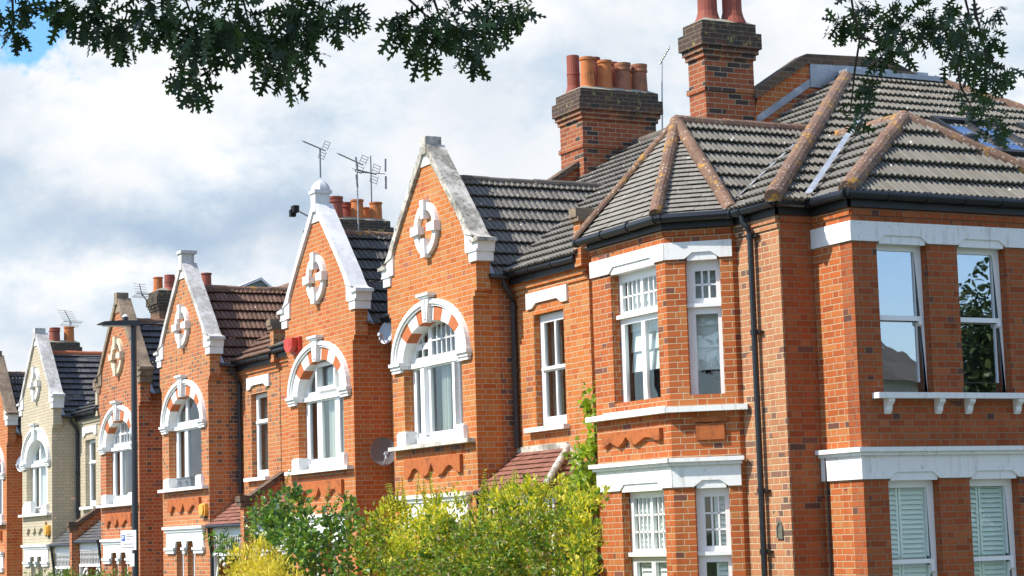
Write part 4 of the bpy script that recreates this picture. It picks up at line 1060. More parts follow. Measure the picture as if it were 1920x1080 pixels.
m.tube([(x - .02, .63, 2.36), (x - .02, .63, 2.27), (x + .03, .66, 2.20), (x + .05, .69, 2.12), (x + .05, .69, -4.2)], .036, 10)
for zz in (2.08, .95, -.9, -1.6): m.tube([(x + .05, .69, zz - .03), (x + .05, .69, zz + .03)], .046, 10); m.box(x + .04, x + .16, .70, .755, zz - .012, zz + .012)
m.build('downpipe', 'black', CH)
m = MB(); m.tube([(XC + .08, YS - .02, -.45), (XC + .10, YS - .03, -.7), (XC + .10, YS - .03, -1.4), (XC + .12, YS - .03, -4.1)], .014, 6); m.build('cable', 'cable', CH)
m = MB(); m.tube([(2.35, .62, 2.3), (2.4, .63, 1), (2.45, .64, -.9)], .008, 5); m.build('cable', 'cable', CH)
# rooflight on the side slope
nn = Vector((.645, 0, 1)).normalized(); ud = Vector((0, 1, 0)); vd = Vector((1, 0, -.645)).normalized()
def roofpt(x, y, h=0): return Vector((x, y, ZE + .63 * (EX - x))) + nn * h
def rbox(mb, x0, x1, y0, y1, h0, h1):
    q = [(x0, y0), (x1, y0), (x1, y1), (x0, y1)]
    lo = [roofpt(x, y, h0) for x, y in q]; hi = [roofpt(x, y, h1) for x, y in q]
    mb.face(hi); mb.face(lo[::-1])
    for i in range(4): j = (i + 1) % 4; mb.face([lo[i], lo[j], hi[j], hi[i]])
for (x0, x1, y0, y1) in ((4.0, 5.05, 5.05, 6.12), (4.0, 5.05, 6.55, 7.5)):
    m = MB()
    for a in ((x0, x0 + .08, y0, y1), (x1 - .08, x1, y0, y1), (x0 + .08, x1 - .08, y0, y0 + .07), (x0 + .08, x1 - .08, y1 - .07, y1), (x0 + .08, x1 - .08, (y0 + y1) / 2 - .02, (y0 + y1) / 2 + .02)): rbox(m, *a, -.02, .10)
    rl = m.build('rooflight', 'black_board', CH)
    m = MB(); rbox(m, x0 + .08, x1 - .08, y0 + .07, y1 - .07, -.01, .06); m.build('pane', 'glass_side', rl)
    m = MB(); rbox(m, x0 + .06, x1 - .06, y0 + .06, y1 - .06, -.03, -.012); m.build('blind', 'curtain', rl)
m = MB(); m.lathe(roofpt(5.0, 4.95), [(.085, 0), (.085, .16), (.10, .16), (.10, .19), (.085, .19), (.085, .22), (.10, .22), (.10, .25), (.07, .27)], 14); m.build('vent_cap', 'black', CH)
m = MB(); PQ = Plane((6.33, YC, -1.36), X_, -Y_)
m.opoly(PQ, [(-.06, -.1), (.06, -.1), (.06, .04), (.035, .09), (0, .115), (-.035, .09), (-.06, .04)], 0, .02, [[(-.045, -.08), (.045, -.08), (.045, .03), (0, .09), (-.045, .03)]])
m.opoly(PQ, [(-.045, -.08), (.045, -.08), (.045, .03), (0, .09), (-.045, .03)], 0, .008)
pq = m.build('house_plaque', 'plaque', CH)

# ------------------------------------------------------------------ aerials, dishes, alarm boxes
def yagi(mb, c, d, L, n, half, refl=True):
    """boom along d with n cross elements and a small reflector"""
    c, d = Vector(c), Vector(d).normalized(); s = d.cross(Z_).normalized(); u = s.cross(d)
    mb.tube([c - d * L * .25, c + d * L * .75], .014, 6)
    for i in range(n):
        p = c - d * L * .1 + d * (L * .83 * i / (n - 1)); mb.tube([p - s * half, p + s * half], .005, 4, False)
    for q in ((-1, 1) if refl else ()):
        for k in range(3):
            p = c - d * L * .2 + u * q * (.05 + .05 * k); mb.tube([p - s * half * 1.1, p + s * half * 1.1], .005, 4, False)
        for e in (-1, 1): mb.tube([c - d * L * .2 + s * e * half * 1.1 + u * q * .02, c - d * L * .2 + s * e * half * 1.1 + u * q * .16], .005, 4, False)
def aerial(name, label, base, top, d, L, n, half, mast='aerial', refl=True):
    t = thing(name, label, 'aerial', base, base, 'television aerials on the roofs')
    m = MB(); m.tube([base, top], .014, 6); m.build('mast', mast, t)
    m = MB(); yagi(m, top, d, L, n, half, refl); m.build('aerial_array', 'aerial', t)
    return t
aerial('tv_aerial', 'thin aerial on the domed cap of the white-coped gable', (-5.93, .08, 4.76), (-5.93, .08, 5.26), (-.75, -.75, .52), .44, 9, .10)
t = aerial('tv_aerial', 'tall striped mast aerial with black end bars on the second roof ridge', (-5.93, .75, 3.86), (-5.93, .75, 5.06), (-.75, -.75, .55), .5, 8, .12, 'aerial_pale')
m = MB(); cc = Vector((-5.80, .95, 4.86)); m.tube([cc + Vector((0, 0, -.5)), cc + Vector((0, 0, .3))], .012, 6); yagi(m, cc, (-.75, -.75, .3), .4, 6, .14)
for q in (-.26, .26):
    for z in (-.16, .14): m.tube([cc + Vector((.02, q, z - .1)), cc + Vector((.0, q * 1.05, z + .12))], .018, 6)
m.tube([cc + Vector((0, -.26, .0)), cc + Vector((0, .26, .0))], .007, 5)
m.build('aerial_array', 'aerial', t)
aerial('tv_aerial', 'slim pale mast aerial behind the big seven-pot chimney', (-3.52, 5.36, 5.2), (-3.5, 5.40, 6.66), (.1, .16, .30), .34, 7, .14, 'aerial_pale', False)
aerial('tv_aerial', 'many-barred aerial on the two-pot chimney behind the cream gable', (-38.6, 4.55, 5.0), (-38.6, 4.55, 5.86), (-.5, -.3, .9), .55, 7, .34)
aerial('tv_aerial', 'small aerial on the chimney behind the lamp post', (-27.05, 3.68, 4.9), (-27.0, 3.36, 5.36), (-.3, -.1, .9), .35, 5, .2)

def dish(label, c, facing, r, mat, base):
    t = thing('satellite_dish', label, 'satellite dish', base, base, 'satellite dishes')
    c, f = Vector(c), Vector(facing).normalized(); a = f.cross(Z_).normalized(); b = a.cross(f)
    m = MB(); n, k = 28, 5
    pt = lambda i, j, h: c + (a * math.cos(2 * math.pi * i / n) + b * 1.08 * math.sin(2 * math.pi * i / n)) * (r * j / k) + f * (.25 * r * (j / k) ** 2 + h)
    for j in range(k):
        for i in range(n):
            m.face([pt(i, j, 0), pt(i + 1, j, 0), pt(i + 1, j + 1, 0), pt(i, j + 1, 0)], smooth=True)
            m.face([pt(i, j, -.012), pt(i, j + 1, -.012), pt(i + 1, j + 1, -.012), pt(i + 1, j, -.012)], smooth=True)
    for i in range(n): m.face([pt(i, k, 0), pt(i + 1, k, 0), pt(i + 1, k, -.012), pt(i, k, -.012)])
    m.build('reflector', mat, t)
    m = MB(); tip = c + f * r * 1.1 - b * r * .35
    m.tube([c - b * r * .95 + f * .05, tip], .012, 6); m.tube([tip - f * .07, tip + f * .02], .03, 8); m.tube([tip + b * .02 - f * .02, tip - b * .09 - f * .02], .018, 6); m.build('receiver_arm', 'dish_pale', t)
    m = MB(); m.tube([c - f * .01, c - f * .12], .03, 8); m.tube([c - f * .1, Vector(base)], .02, 8); m.build('bracket', 'pipe_old', t)
    return t
dish('large dark grey dish on the shaded wall between two gables', (-4.20, .36, .06), (.96, -.16, .18), .215, 'dish', (-4.47, .52, -.02))
dish('small pale dish high under the eaves between two gables', (-4.20, .50, 1.96), (.35, -.9, .15), .17, 'dish_pale', (-4.47, .60, 1.9))
dish('pale dish on the narrow wall beside the cream house', (-27.55, .35, .9), (.5, -.8, .15), .2, 'dish_pale', (-27.87, .5, .9))

m = MB(); AL = Plane((-6.95, 0, 2.02), X_, -Y_)
m.opoly(AL, [(-.24, .13), (.24, .13), (.24, -.08), (.10, -.16), (-.10, -.16), (-.24, -.08)], 0, .06)
m.opoly(AL, [(-.20, .11), (.20, .11), (.18, -.05), (.07, -.12), (-.07, -.12), (-.18, -.05)], .06, .17)
for i in range(4): m.obox(AL, .02, .13, .065 - i * .03, .078 - i * .03, .17, .176)
tag(m.build('alarm_box', 'alarm_red', org=(0, 0, 0)), 'red alarm box above the arch of the white-coped gable', 'alarm box')
def alarm(x, z, lbl):
    m = MB(); q = Plane((x, 0, z), X_, -Y_)
    m.opoly(q, [(-.16, .12), (.16, .12), (.18, .0), (.13, -.12), (-.13, -.12), (-.18, .0)], 0, .07); m.opoly(q, [(-.12, .09), (.12, .09), (.13, 0), (.09, -.09), (-.09, -.09), (-.13, 0)], .07, .10)
    m.cm = 1; m.obox(q, -.14, .10, -.15, -.12, 0, .06)
    return tag(m.build('alarm_box', ['alarm_yellow', 'black'], org=(0, 0, 0)), lbl, 'alarm box', 'yellow alarm boxes')
alarm(-11.93, -.66, 'yellow alarm box on the multicoloured brick house beside its porch')
alarm(-23.60, -.86, 'yellow alarm box on the cream house beside its porch')
t = thing('security_light', 'small black floodlight on an arm beside the white coping', 'floodlight', (-6.35, .05, 4.15), (-6.35, .05, 4.15))
m = MB(); m.tube([(-6.35, .1, 4.12), (-6.72, -.05, 4.32)], .014, 6); m.build('arm', 'cable', t)
m = MB(); m.box(-6.82, -6.68, -.12, -.02, 4.28, 4.40); m.box(-6.86, -6.78, -.14, -.04, 4.22, 4.34); m.build('lamp_head', 'cable', t)
m = MB(); q = Plane((-12.93, -.0, -.195), X_, -Y_); m.obox(q, -.42, .42, 0, .17, -.08, .10); m.obox(q, -.43, .43, .17, .19, -.09, .11)
for i in range(2):
    c = -.21 + .42 * i; m.opoly(q, [(c + .07 * math.cos(k * math.pi / 8), .085 + .055 * math.sin(k * math.pi / 8)) for k in range(16)], .1, .112, [[(c + .045 * math.cos(k * math.pi / 8), .085 + .035 * math.sin(k * math.pi / 8)) for k in range(16)]])
tag(m.build('planter_box', 'planter', org=(0, 0, 0)), 'grey patterned planter on the window sill of the multicoloured house', 'planter')
m = MB(); q = Plane((-25.35, -.02, -.29), X_, -Y_); m.opoly(q, [(-.42, 0), (-.2, -.15), (.42, -.15), (.42, .16), (-.2, .16)], -.03, .09); tag(m.build('sill_ornament', 'white', org=(0, 0, 0)), 'white pointed ornament on the window sill of the cream house', 'ornament')

# ------------------------------------------------------------------ lamp post with parking sign
LX, LY = -2.65, -4.16
t = thing('street_lamp', 'dark steel street lamp post with a flat lantern', 'street lamp', (LX, LY, gz(LX) + .12), (LX, LY, gz(LX) + .12))
m = MB(); m.tube([(LX, LY, gz(LX) + .1), (LX, LY, gz(LX) + 1.2), (LX, LY, gz(LX) + 1.25), (LX, LY, 1.84)], [.075, .075, .05, .042], 14); m.build('post', 'post', t)
m = MB()
ol = [(LY - .52, .0), (LY - .45, .03), (LY - .2, .05), (LY + .07, .055), (LY + .07, -.025), (LY - .35, -.02), (LY - .5, -.012)]
m.opoly(Plane((LX, 0, 1.85), Y_, X_), ol, -.09, .09); lamp = m.build('lantern', 'post', t)
m = MB(); m.box(LX - .075, LX + .075, LY - .44, LY - .12, 1.818, 1.8255); m.build('lens', 'lens', lamp)
m = MB(); m.tube([(LX, LY - .12, 1.89), (LX, LY - .12, 1.96)], .04, 12); m.cm = 1; m.lathe((LX, LY - .12, 1.955), [(.045, 0), (.045, .012), (.02, .035), (.005, .04)], 12); m.build('photocell', ['post', 'sign'], lamp)
t = thing('parking_sign', 'white parking sign with a blue P square on the lamp post', 'sign', (LX, LY - .05, -1.5), (LX, LY - .05, -1.5))
sg = Plane((LX - .02, LY - .055, -1.24), (.92, .38, 0)); m = MB(); m.obox(sg, -.22, .12, -.13, .15, 0, .01); m.build('plate', 'sign', t)
m = MB(); m.obox(sg, -.205, -.12, .0, .085, .0101, .012); m.build('blue_square', 'sign_blue', t)
m = MB()
m.obox(sg, -.19, -.177, .012, .073, .0121, .014); m.obox(sg, -.177, -.145, .061, .073, .0121, .014); m.obox(sg, -.177, -.145, .036, .046, .0121, .014); m.obox(sg, -.147, -.137, .040, .068, .0121, .014); m.build('letter_p', 'sign', t)
m = MB()
for i, (a, b) in enumerate(((-.09, .02), (-.09, .05), (-.09, .0), (-.16, .06), (-.18, .08))):
    zz = (.09, .055, .02, -.05, -.10)[i]; m.obox(sg, a, b, zz, zz + .012, .0101, .012)
m.build('text_lines', 'sign_ink', t)
m = MB(); m.obox(Plane((LX, LY - .045, -1.50), (.92, .38, 0)), -.05, .05, -.1, .08, 0, .008)
tag(m.build('notice_plate', 'sign_blue' if False else 'sign', org=(0, 0, 0)), 'small pale notice plate strapped low on the lamp post', 'sign')

# ------------------------------------------------------------------ foliage
def frame_from(d, rr):
    d = d.normalized(); a = d.cross(Vector((rr.uniform(-1, 1), rr.uniform(-1, 1), rr.uniform(-1, 1)))).normalized(); return a, d.cross(a)
OAK = [(0, 0), (.02, .12), (.13, .16), (.22, .13), (.20, .21), (.07, .25), (.08, .34), (.24, .36), (.38, .44), (.30, .48), (.10, .47), (.09, .56), (.22, .62), (.32, .74), (.22, .74), (.09, .70), (.08, .80), (.15, .86), (.16, .96), (.07, .93), (0, 1.02)]
OAKP = OAK + [(-x, y) for x, y in OAK[-2:0:-1]]
def put_leaf(mb, p, d, nrm, L, shape, fold=.0):
    d = d.normalized(); s = d.cross(nrm).normalized(); n = s.cross(d)
    mb.face([p + d * (y * L) + s * (x * L) + n * (abs(x) * fold * L - .25 * fold * L * y * y) for x, y in shape])
def oak_cluster(mb, c, r, n, L, rr):
    for i in range(n):
        v = Vector((rr.gauss(0, .5), rr.gauss(0, .5), rr.gauss(0, .5)))
        if v.length > 1: v.normalize(); v *= rr.uniform(.6, 1)
        p = Vector(c) + v * r
        d = (v * .7 + Vector((rr.uniform(-.5, .5), rr.uniform(-.5, .5), rr.uniform(-1.3, .1))))
        if d.length < .1: d = Vector((0, 0, -1))
        put_leaf(mb, p, d, Vector((rr.uniform(-1, 1), rr.uniform(-1, 1), rr.uniform(-1, 1) + .2)), L * rr.uniform(.7, 1.15), OAKP, rr.uniform(-.2, .35))
CL = [(14.81, -10.12, 1.74, 0.107), (14.66, -10.04, 1.65, 0.056), (15.25, -9.82, 1.65, 0.15), (15.09, -9.62, 1.63, 0.122), (14.77, -9.4, 1.6, 0.057), (14.86, -9.26, 1.8, 0.142), (15.64, -9.39, 1.56, 0.112), (15.52, -9.44, 1.51, 0.074), (15.78, -9.26, 1.46, 0.141), (15.37, -9.17, 1.41, 0.097), (15.73, -9.33, 1.2, 0.088), (15.34, -9.15, 1.21, 0.036), (15.3, -8.92, 1.69, 0.17), (15.68, -8.93, 1.45, 0.144), (15.36, -8.69, 1.44, 0.105), (15.45, -8.66, 1.3, 0.061), (16.02, -8.81, 1.32, 0.076), (15.61, -8.52, 1.66, 0.147), (15.95, -8.49, 1.59, 0.09), (15.68, -8.68, 1.59, 0.145), (16.08, -8.16, 1.5, 0.108), (15.73, -7.93, 1.49, 0.081), (16.04, -7.91, 1.61, 0.146), (16.33, -7.92, 1.42, 0.107), (16.06, -7.65, 1.59, 0.129), (15.78, -7.63, 1.44, 0.05), (16.34, -7.63, 1.61, 0.096), (16.11, -8.26, 1.56, 0.054), (15.1, -9.9, 1.72, 0.06)]
CR = [(16.21, -5.2, 1.81, 0.139), (16.13, -5.26, 1.76, 0.073), (16.49, -5.21, 1.7, 0.149), (16.38, -4.93, 1.73, 0.165), (16.52, -4.79, 1.73, 0.165), (16.74, -5.3, 1.45, 0.095), (17.15, -5.15, 1.49, 0.143), (16.77, -4.67, 1.58, 0.117), (16.77, -4.85, 1.44, 0.116), (16.96, -4.88, 1.35, 0.108), (17.13, -4.83, 1.29, 0.075), (16.95, -4.79, 1.27, 0.064), (16.63, -5.32, 1.45, 0.064), (16.72, -5.53, 1.23, 0.05), (16.68, -5.54, 1.13, 0.063), (16.51, -5.47, 1.05, 0.038), (16.55, -4.56, 1.24, 0.072), (16.78, -4.67, 1.08, 0.077), (17.04, -4.81, 0.96, 0.044), (17.12, -4.83, 1.66, 0.038)]
TW = [[(16.88, -5.74, 1.95), (16.88, -5.7, 1.63), (16.88, -5.66, 1.48), (16.84, -5.68, 1.29), (16.8, -5.7, 1.03)], [(16.88, -5.66, 1.48), (16.93, -5.55, 1.43)], [(17.17, -5.18, 1.95), (17.18, -5.1, 1.6), (17.13, -5.14, 1.37), (17.11, -5.15, 1.28), (17.11, -5.13, 1.17), (17.12, -5.07, 1.06)], [(17.2, -5.11, 1.95), (17.2, -5.06, 1.58), (17.2, -5.0, 1.33), (17.23, -4.91, 1.27)], [(15.13, -9.22, 1.98), (15.15, -9.1, 1.62), (15.1, -9.11, 1.31)], [(15.45, -8.58, 1.98), (15.38, -8.63, 1.61), (15.34, -8.65, 1.39)], [(15.77, -7.94, 1.98), (15.79, -7.83, 1.63), (15.86, -7.67, 1.48)], [(15.65, -8.2, 1.98), (15.76, -7.91, 1.67), (15.85, -7.71, 1.58), (15.93, -7.55, 1.59)], [(14.88, -9.72, 1.98), (14.9, -9.6, 1.67), (14.96, -9.46, 1.56)], [(14.69, -10.07, 1.98), (14.67, -10.05, 1.65)], [(15.29, -8.91, 1.98), (15.29, -8.82, 1.61)]]
rr = random.Random(5)
TX, TY = 12.6, -13.6
oak = thing('oak_tree', 'oak tree whose dark lobed leaves hang across the top of the view', 'tree', (TX, TY, gz(TX)), (TX, TY, gz(TX)))
m = MB(); m.tube([(TX, TY, gz(TX) - .1), (TX + .03, TY, gz(TX) + .5), (TX, TY + .05, -.5), (TX + .2, TY + .2, 2.4), (TX + .5, TY + .6, 4.6)], [.42, .33, .28, .22, .12], 12); m.build('trunk', 'bark', oak)
m = MB()
m.tube([(TX + .1, TY + .1, 1.6), (13.6, -11.6, 2.5), (14.7, -9.8, 2.35), (15.4, -8.8, 2.1), (15.8, -7.8, 2.0)], [.12, .09, .06, .04, .015], 8)
m.tube([(TX + .2, TY + .2, 2.3), (14.5, -10.8, 3.1), (16.0, -7.6, 2.9), (16.8, -5.9, 2.3), (17.1, -5.2, 2.0)], [.12, .09, .06, .04, .015], 8)
m.tube([(TX + .3, TY + .4, 3.4), (13.0, -12.2, 5.0), (14.2, -10.6, 5.6)], [.12, .08, .03], 8)
m.tube([(TX + .3, TY + .4, 3.0), (11.6, -12.5, 4.6), (10.8, -12.0, 5.4)], [.12, .08, .03], 8)
for tw_ in TW: m.tube(tw_, [.011] + [.007] * (len(tw_) - 2) + [.004], 5)
m.build('branch_set', 'bark', oak)
m = MB()
for c in CL: oak_cluster(m, c[:3], c[3] * 1.05, int(8 + 2500 * c[3] ** 2), .122, rr)
for a_, b_ in (((13.6, -11.6, 2.6), (14.7, -9.8, 2.55)), ((14.7, -9.8, 2.55), (15.4, -8.8, 2.4)), ((15.4, -8.8, 2.4), (15.9, -7.8, 2.35)), ((14.5, -10.8, 3.1), (16.0, -7.6, 3.0)), ((16.0, -7.6, 3.0), (16.8, -5.9, 2.6)), ((16.8, -5.9, 2.6), (17.1, -5.1, 2.35))):
    for i in range(4):
        p_ = Vector(a_).lerp(Vector(b_), (i + .5) / 4) + Vector((rr.uniform(-.2, .2), rr.uniform(-.2, .2), rr.uniform(-.05, .2))); oak_cluster(m, p_, .27, 95, .125, rr)
for c in CR: oak_cluster(m, c[:3], c[3] * .95, int(7 + 2000 * c[3] ** 2), .108, rr)
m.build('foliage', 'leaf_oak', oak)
m = MB(); BIG = [(0, 0), (.3, .3), (.25, .7), (0, 1), (-.25, .7), (-.3, .3)]
for (cx, cy, cz, r, n) in ((14.6, -11.3, 3.6, 1.3, 1500), (15.6, -10.2, 3.4, 1.2, 1500), (16.2, -8.0, 4.3, 1.2, 1300), (16.6, -7.2, 3.7, .95, 1200), (15.3, -9.0, 4.6, 1.1, 900), (13.2, -12.6, 5.2, 1.7, 1400), (11.6, -13.2, 5.0, 1.6, 900)):
    for i in range(n):
        v = Vector((rr.gauss(0, .45), rr.gauss(0, .45), rr.gauss(0, .38)))
        put_leaf(m, Vector((cx, cy, cz)) + v * r, Vector((rr.uniform(-1, 1), rr.uniform(-1, 1), rr.uniform(-1, .2))), Vector((rr.uniform(-.5, .5), rr.uniform(-.5, .5), 1)), rr.uniform(.14, .24), BIG, .2)
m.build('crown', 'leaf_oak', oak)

def bush(name, label, cat, ells, n_per, L, mat, shape, sprigs=(), smat=None, group=None, base=None, up=.4, droop=0, core=None):
    rr = random.Random(len(label)); b = ells[0]; base = base or (b[0], b[1], gz(b[0]))
    t = thing(name, label, cat, base, base, group)
    m = MB(); k = 0
    for e in ells:
        x, y, z, r = e[:4]; mul = e[4] if len(e) > 4 else 1
        n = int(n_per * r * r * mul)
        K = max(4, int(150 * r * r)); cs = []
        for _ in range(K):
            v = Vector((rr.gauss(0, 1), rr.gauss(0, 1), rr.gauss(0, 1))).normalized() * rr.uniform(.72, 1.08)
            cs.append((v, rr.uniform(.05, .10) + L * .5, rr.uniform(.6, 1.25)))
        for i in range(n):
            if rr.random() < .8:
                v, cr_, sz = cs[rr.randrange(K)]
                o = Vector((rr.gauss(0, .5), rr.gauss(0, .5), rr.gauss(0, .5))) * cr_
                p = Vector((x, y, z)) + v * r + o; d = v * .6 + o * (3 / cr_ * .2)
            else:
                sz = .9; v = Vector((rr.gauss(0, 1), rr.gauss(0, 1), rr.gauss(0, 1))).normalized() * (rr.random() ** .4) * .85
                p = Vector((x, y, z)) + v * r; d = v * .7
            d = d + Vector((rr.uniform(-.7, .7), rr.uniform(-.7, .7), rr.uniform(-.5, .7) + up - droop))
            put_leaf(m, p, d, v + Vector((rr.uniform(-.8, .8), rr.uniform(-.8, .8), rr.uniform(-.3, 1))), L * sz * rr.uniform(.65, 1.3), shape, .25)
    st = MB()
    for (x, y, z, h, ln) in sprigs:
        a = Vector((x, y, z)); b_ = a + Vector((ln * .6, rr.uniform(-.1, .1), h)); mid = (a + b_) / 2 + Vector((rr.uniform(-.04, .04), 0, 0))
        st.tube([a, mid, b_], [.007, .006, .003], 5)
        q = int(h / (L * .55)) + 2
        for i in range(q):
            tt = i / q; p = a.lerp(b_, tt)
            for sgn in (-1, 1):
                th = i * 1.6; d = Vector((math.cos(th) * sgn, math.sin(th) * sgn, .55)); put_leaf(m, p, d, Vector((0, 0, 1)) + d * -.3, L * rr.uniform(.8, 1.25) * (1 - .35 * tt), shape, .2)
    z0 = min(e[2] for e in ells)
    for i in range(7):
        e = ells[rr.randrange(len(ells))]; st.tube([(e[0] + rr.uniform(-.1, .1), e[1], gz(e[0]) - .05), (e[0], e[1], e[2] - .2)], [.03, .012], 6)
    m.build('foliage', mat, t); st.build('stem_set', smat or 'stem', t)['kind'] = 'stuff'
    return t
LEAFS = [(0, 0), (.24, .3), (.22, .65), (0, 1), (-.22, .65), (-.24, .3)]
ROUND = [(0, 0), (.30, .12), (.48, .45), (.30, .62), (.25, .85), (0, 1), (-.25, .85), (-.30, .62), (-.48, .45), (-.30, .12)]
NARROW = [(0, 0), (.14, .35), (.11, .7), (0, 1), (-.11, .7), (-.14, .35)]
# golden privet hedge in front of the nearest porch
PV = [(0.06, -1.32, -1.18, 0.36), (1.39, -1.45, -1.20, 0.35), (2.37, -1.45, -1.18, 0.37), (2.97, -1.29, -1.19, 0.4), (4.27, -1.51, -1.09, 0.36), (4.62, -1.31, -1.01, 0.36), (5.36, -1.37, -1.05, 0.25),
      (-0.63, -1.2, -1.66, 0.41), (0.6, -1.18, -1.68, 0.45), (1.82, -1.2, -1.72, 0.45), (2.92, -1.21, -1.68, 0.5), (4.0, -1.36, -1.6, 0.46), (4.8, -1.22, -1.55, 0.38), (5.5, -1.38, -1.4, 0.17), (5.35, -1.26, -1.78, 0.2), (-0.54, -1.39, -1.36, 0.19), (.9, -1.3, -1.45, .42), (2.0, -1.3, -1.45, .45), (3.5, -1.35, -1.3, .42)]
rs = random.Random(9)
spr = [(rs.uniform(.1, 5.2), -1.4, rs.uniform(-1.0, -.85), rs.uniform(.12, .40), rs.uniform(-.12, .12)) for i in range(52)] + [(.55, -1.4, -.95, .45, .05), (1.2, -1.4, -.95, .3, 0), (1.6, -1.4, -.9, .25, .05), (2.9, -1.35, -.9, .42, .02), (3.3, -1.35, -.85, .3, .02)]
def with_low(ells, frac): return [(x, y, z - .9, r * 1.3, .5) for x, y, z, r in ells]
h1 = bush('privet_hedge', 'tall golden privet hedge in front of the red-tiled porch beside the canted bay', 'hedge', PV + [(x, y, z - .9, .5, .35) for x, y, z, r in PV if z < -1.5], 6000, .064, 'leaf_privet', LEAFS, spr, up=.6)
# olive green privet through it
h2 = bush('privet_bush', 'olive green privet bush in front of the right half of the golden hedge', 'bush', [(3.3, -1.75, -1.52, .36), (3.9, -1.75, -1.45, .38), (4.5, -1.70, -1.62, .36), (4.1, -1.6, -1.15, .26), (2.4, -1.65, -1.28, .24), (4.75, -1.6, -1.3, .22), (.2, -1.6, -1.2, .26), (1.3, -1.65, -1.75, .28), (5.0, -1.5, -1.65, .26), (3.0, -1.7, -1.85, .4), (3.8, -1.75, -1.95, .4), (2.0, -1.62, -1.6, .26), (-.4, -1.5, -1.5, .28), (.7, -1.6, -1.85, .3), (5.2, -1.5, -1.2, .2)], 5000, .066, 'leaf_mid', LEAFS, up=.3)
# broad-leaved dark shrub
DS = [(-3.88, -1.73, -1.1, 0.37), (-2.35, -1.92, -0.98, 0.35), (-1.64, -1.83, -1.29, 0.46), (-1.52, -1.46, -1.15, 0.31), (-2.71, -1.83, -1.51, 0.47), (-1.81, -1.6, -1.67, 0.46), (-0.70, -1.62, -1.53, 0.3), (-3.31, -1.59, -0.62, 0.14), (-2.75, -1.71, -0.72, 0.16), (-0.86, -1.65, -0.98, 0.16), (-3.59, -1.92, -0.86, 0.2), (-3.0, -1.8, -1.1, .4)]
h3 = bush('broadleaf_shrub', 'dark green broad-leaved shrub in front of the white-coped house', 'shrub', DS + [(x, y, z - .8, .5, .3) for x, y, z, r in DS if z < -1.25], 2600, .088, 'leaf_green', BIG,
          [(-3.35, -1.65, -.6, .36, .1), (-3.2, -1.65, -.7, .2, .3), (-2.7, -1.7, -.75, .25, .12), (-1.75, -1.6, -.85, .33, .12), (-1.0, -1.6, -1.0, .38, .1), (-.6, -1.6, -1.1, .4, .1), (-1.4, -1.6, -.9, .25, .2), (-2.2, -1.8, -.75, .18, .1)], up=.3)
h4 = bush('golden_shrub', 'bright yellow feathery shrub below the dark shrub', 'shrub', [(-2.15, -2.61, -1.60, 0.31), (-1.67, -2.55, -1.68, 0.3), (-2.9, -2.57, -1.74, 0.2), (-1.74, -2.6, -1.46, 0.2), (-1.0, -2.59, -1.76, 0.22), (-2.3, -2.6, -1.95, .4), (-1.5, -2.55, -2.0, .4)], 5200, .075, 'leaf_gold', NARROW,
          [(-2.6, -2.6, -1.6, .3, -.1), (-2.2, -2.6, -1.45, .28, 0), (-1.9, -2.6, -1.4, .25, .1), (-1.6, -2.6, -1.45, .25, .05), (-1.2, -2.6, -1.6, .22, .05), (-2.9, -2.6, -1.75, .3, -.15)], up=.7)
# creeper beside the canted bay
t = bush('climbing_vine', 'bright green vine climbing the corner of the canted bay', 'climbing plant', [(2.43, 0.28, -0.49, 0.13), (2.93, 0.09, -0.31, 0.08), (2.47, 0.48, 0.06, 0.08), (2.81, 0.34, 0.28, 0.08), (2.84, 0.30, 0.44, 0.07), (2.5, 0.35, -0.71, 0.16), (3.08, -.02, -0.66, 0.11), (2.55, 0.46, -0.22, 0.1), (2.12, 0.42, -0.25, 0.06), (3.05, -.05, -1.0, .16), (3.02, -.05, -1.4, .18), (3.0, -.1, -1.8, .22), (2.95, .1, -.5, .1), (3.12, -.12, -.85, .13), (3.12, -.12, -1.2, .15), (3.1, -.15, -1.6, .17), (2.7, .2, -.6, .14), (2.86, .28, .38, .10), (2.78, .33, .12, .10), (2.70, .36, -.1, .11), (2.9, .2, -.2, .10), (3.0, .05, -.45, .14)], 3400, .08, 'leaf_vine', ROUND,
         base=(2.6, .3, gz(2.6)), up=0, droop=.4, smat='bark')
m = MB(); m.tube([(2.6, .35, gz(2.6)), (2.62, .35, -1.4), (2.55, .45, -.5), (2.5, .5, 0), (2.78, .38, .25), (2.86, .32, .52)], [.02, .018, .014, .010, .007, .004], 6); m.tube([(2.55, .45, -.5), (2.9, .1, -.3), (3.05, .0, -.55)], [.01, .007, .004], 5); m.build('stem', 'bark', t)
hd = [(-9.6 - .33 * i, -2.3 + .08 * math.sin(i), -2.02 + .02 * math.sin(i * 2.1), .24) for i in range(19)]
bush('clipped_hedge', 'low clipped green hedge at the foot of the far houses', 'hedge', hd + [(x, y, z - .5, .4, .3) for x, y, z, r in hd], 3600, .05, 'leaf_hedge', LEAFS, up=.3)
bush('wisteria', 'feathery grey-green climber on the porch of the multicoloured house', 'climbing plant', [(-10.75, -.15, -1.28, .14), (-10.4, -.15, -1.32, .15), (-10.1, -.15, -1.42, .15), (-9.9, -.15, -1.55, .14), (-10.9, -.1, -1.15, .1)], 2600, .13, 'leaf_green', NARROW, base=(-10.2, -.1, gz(-10)), up=0, droop=.3)

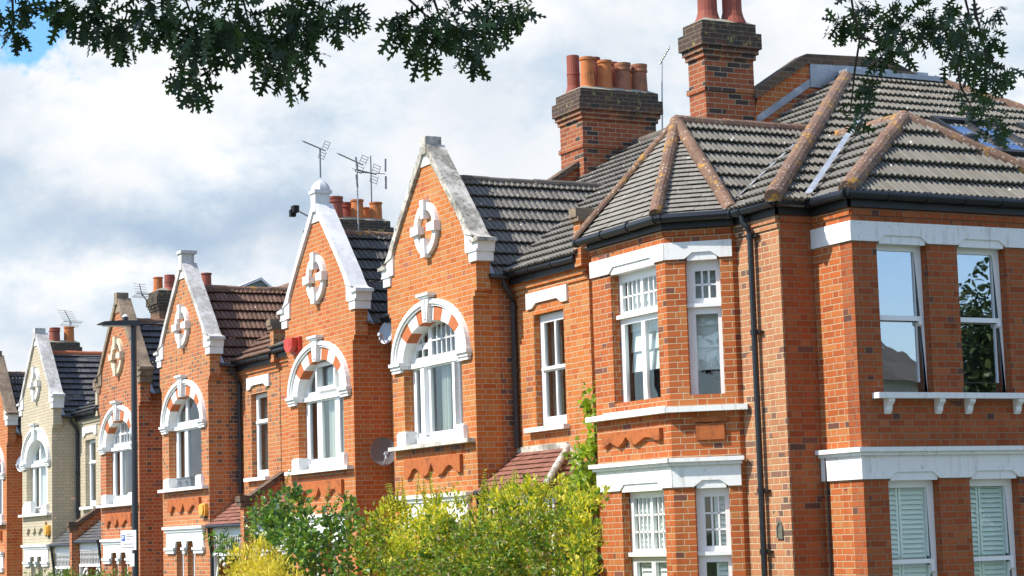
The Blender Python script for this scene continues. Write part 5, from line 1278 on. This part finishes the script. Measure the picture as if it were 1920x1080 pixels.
# small gabled dormer behind the multicoloured house's ridge
DM = thing('dormer', 'small grey gabled dormer peeping over the brown tiled ridge', 'dormer', (-22.4, 5.0, 3.6), (-22.4, 5.0, 3.6))
m = MB(); q = Plane((-22.3, 4.6, 0), Y_, X_)
m.opoly(q, [(-.35, 4.2), (.75, 4.2), (.75, 4.86), (.38, 5.16), (-.35, 4.86)], -1.2, 0); m.build('gable_end', 'render_grey', DM)
m = MB(); m.opoly(q, [(-.45, 4.84), (.38, 5.17), (.85, 4.80), (.85, 4.86), (.38, 5.24), (-.45, 4.90)], -1.25, .05); m.build('roof_edge', 'stone_white', DM)

# ------------------------------------------------------------------ things across the streets, seen in the window glass
NB = thing('neighbour_house', 'white-walled house with steep hipped roof, seen reflected in a side window', 'house', (25, 9.7, gz(25)), (25, 9.7, gz(25)))
m = MB(); m.box(22.3, 27.7, 5.3, 14.1, gz(25), 1.6); m.build('wall', 'stone_white', NB)
m = MB(); q = [(22, 5, 1.55), (28, 5, 1.55), (28, 14.4, 1.55), (22, 14.4, 1.55)]; a, b = (25, 8.2, 4.9), (25, 11.4, 4.9)
for f in ([q[0], q[1], a], [q[1], q[2], b, a], [q[2], q[3], b], [q[3], q[0], a, b]): m.face(f, [(p[1] * 3 + p[0] * 3, p[2] * 4) for p in f])
m.build('roof', 'tile_dark', NB)
def street_tree(x, y, h, r, n, label, seed):
    rr = random.Random(seed); t = thing('street_tree', label, 'tree', (x, y, gz(x)), (x, y, gz(x)), 'trees across the streets')
    m = MB(); m.tube([(x, y, gz(x) - .1), (x, y, gz(x) + h * .4), (x + .1, y, gz(x) + h * .8)], [.2, .15, .05], 8)
    for i in range(6):
        th = i * 1.05; m.tube([(x, y, gz(x) + h * .4), (x + r * .6 * math.cos(th), y + r * .6 * math.sin(th), gz(x) + h * .7)], [.09, .03], 6)
    m.build('trunk', 'bark', t); m = MB()
    for i in range(n):
        v = Vector((rr.gauss(0, 1), rr.gauss(0, 1), rr.gauss(0, 1))).normalized() * rr.random() ** .4
        lump = 1 + .25 * math.sin(v.x * 6 + seed) * math.sin(v.z * 5) + .15 * math.sin(v.y * 9)
        put_leaf(m, Vector((x, y, gz(x) + h * .68)) + Vector((v.x * r, v.y * r, v.z * h * .36)) * lump, Vector((rr.uniform(-1, 1), rr.uniform(-1, 1), rr.uniform(-1, .4))), Vector((rr.uniform(-1, 1), rr.uniform(-1, 1), 1)), rr.uniform(.11, .2), BIG, .2)
    m.build('crown', 'leaf_tree', t)
street_tree(24, 17.3, 7.3, 1.3, 15000, 'tree beside the neighbour house, seen reflected in the side windows', 3)
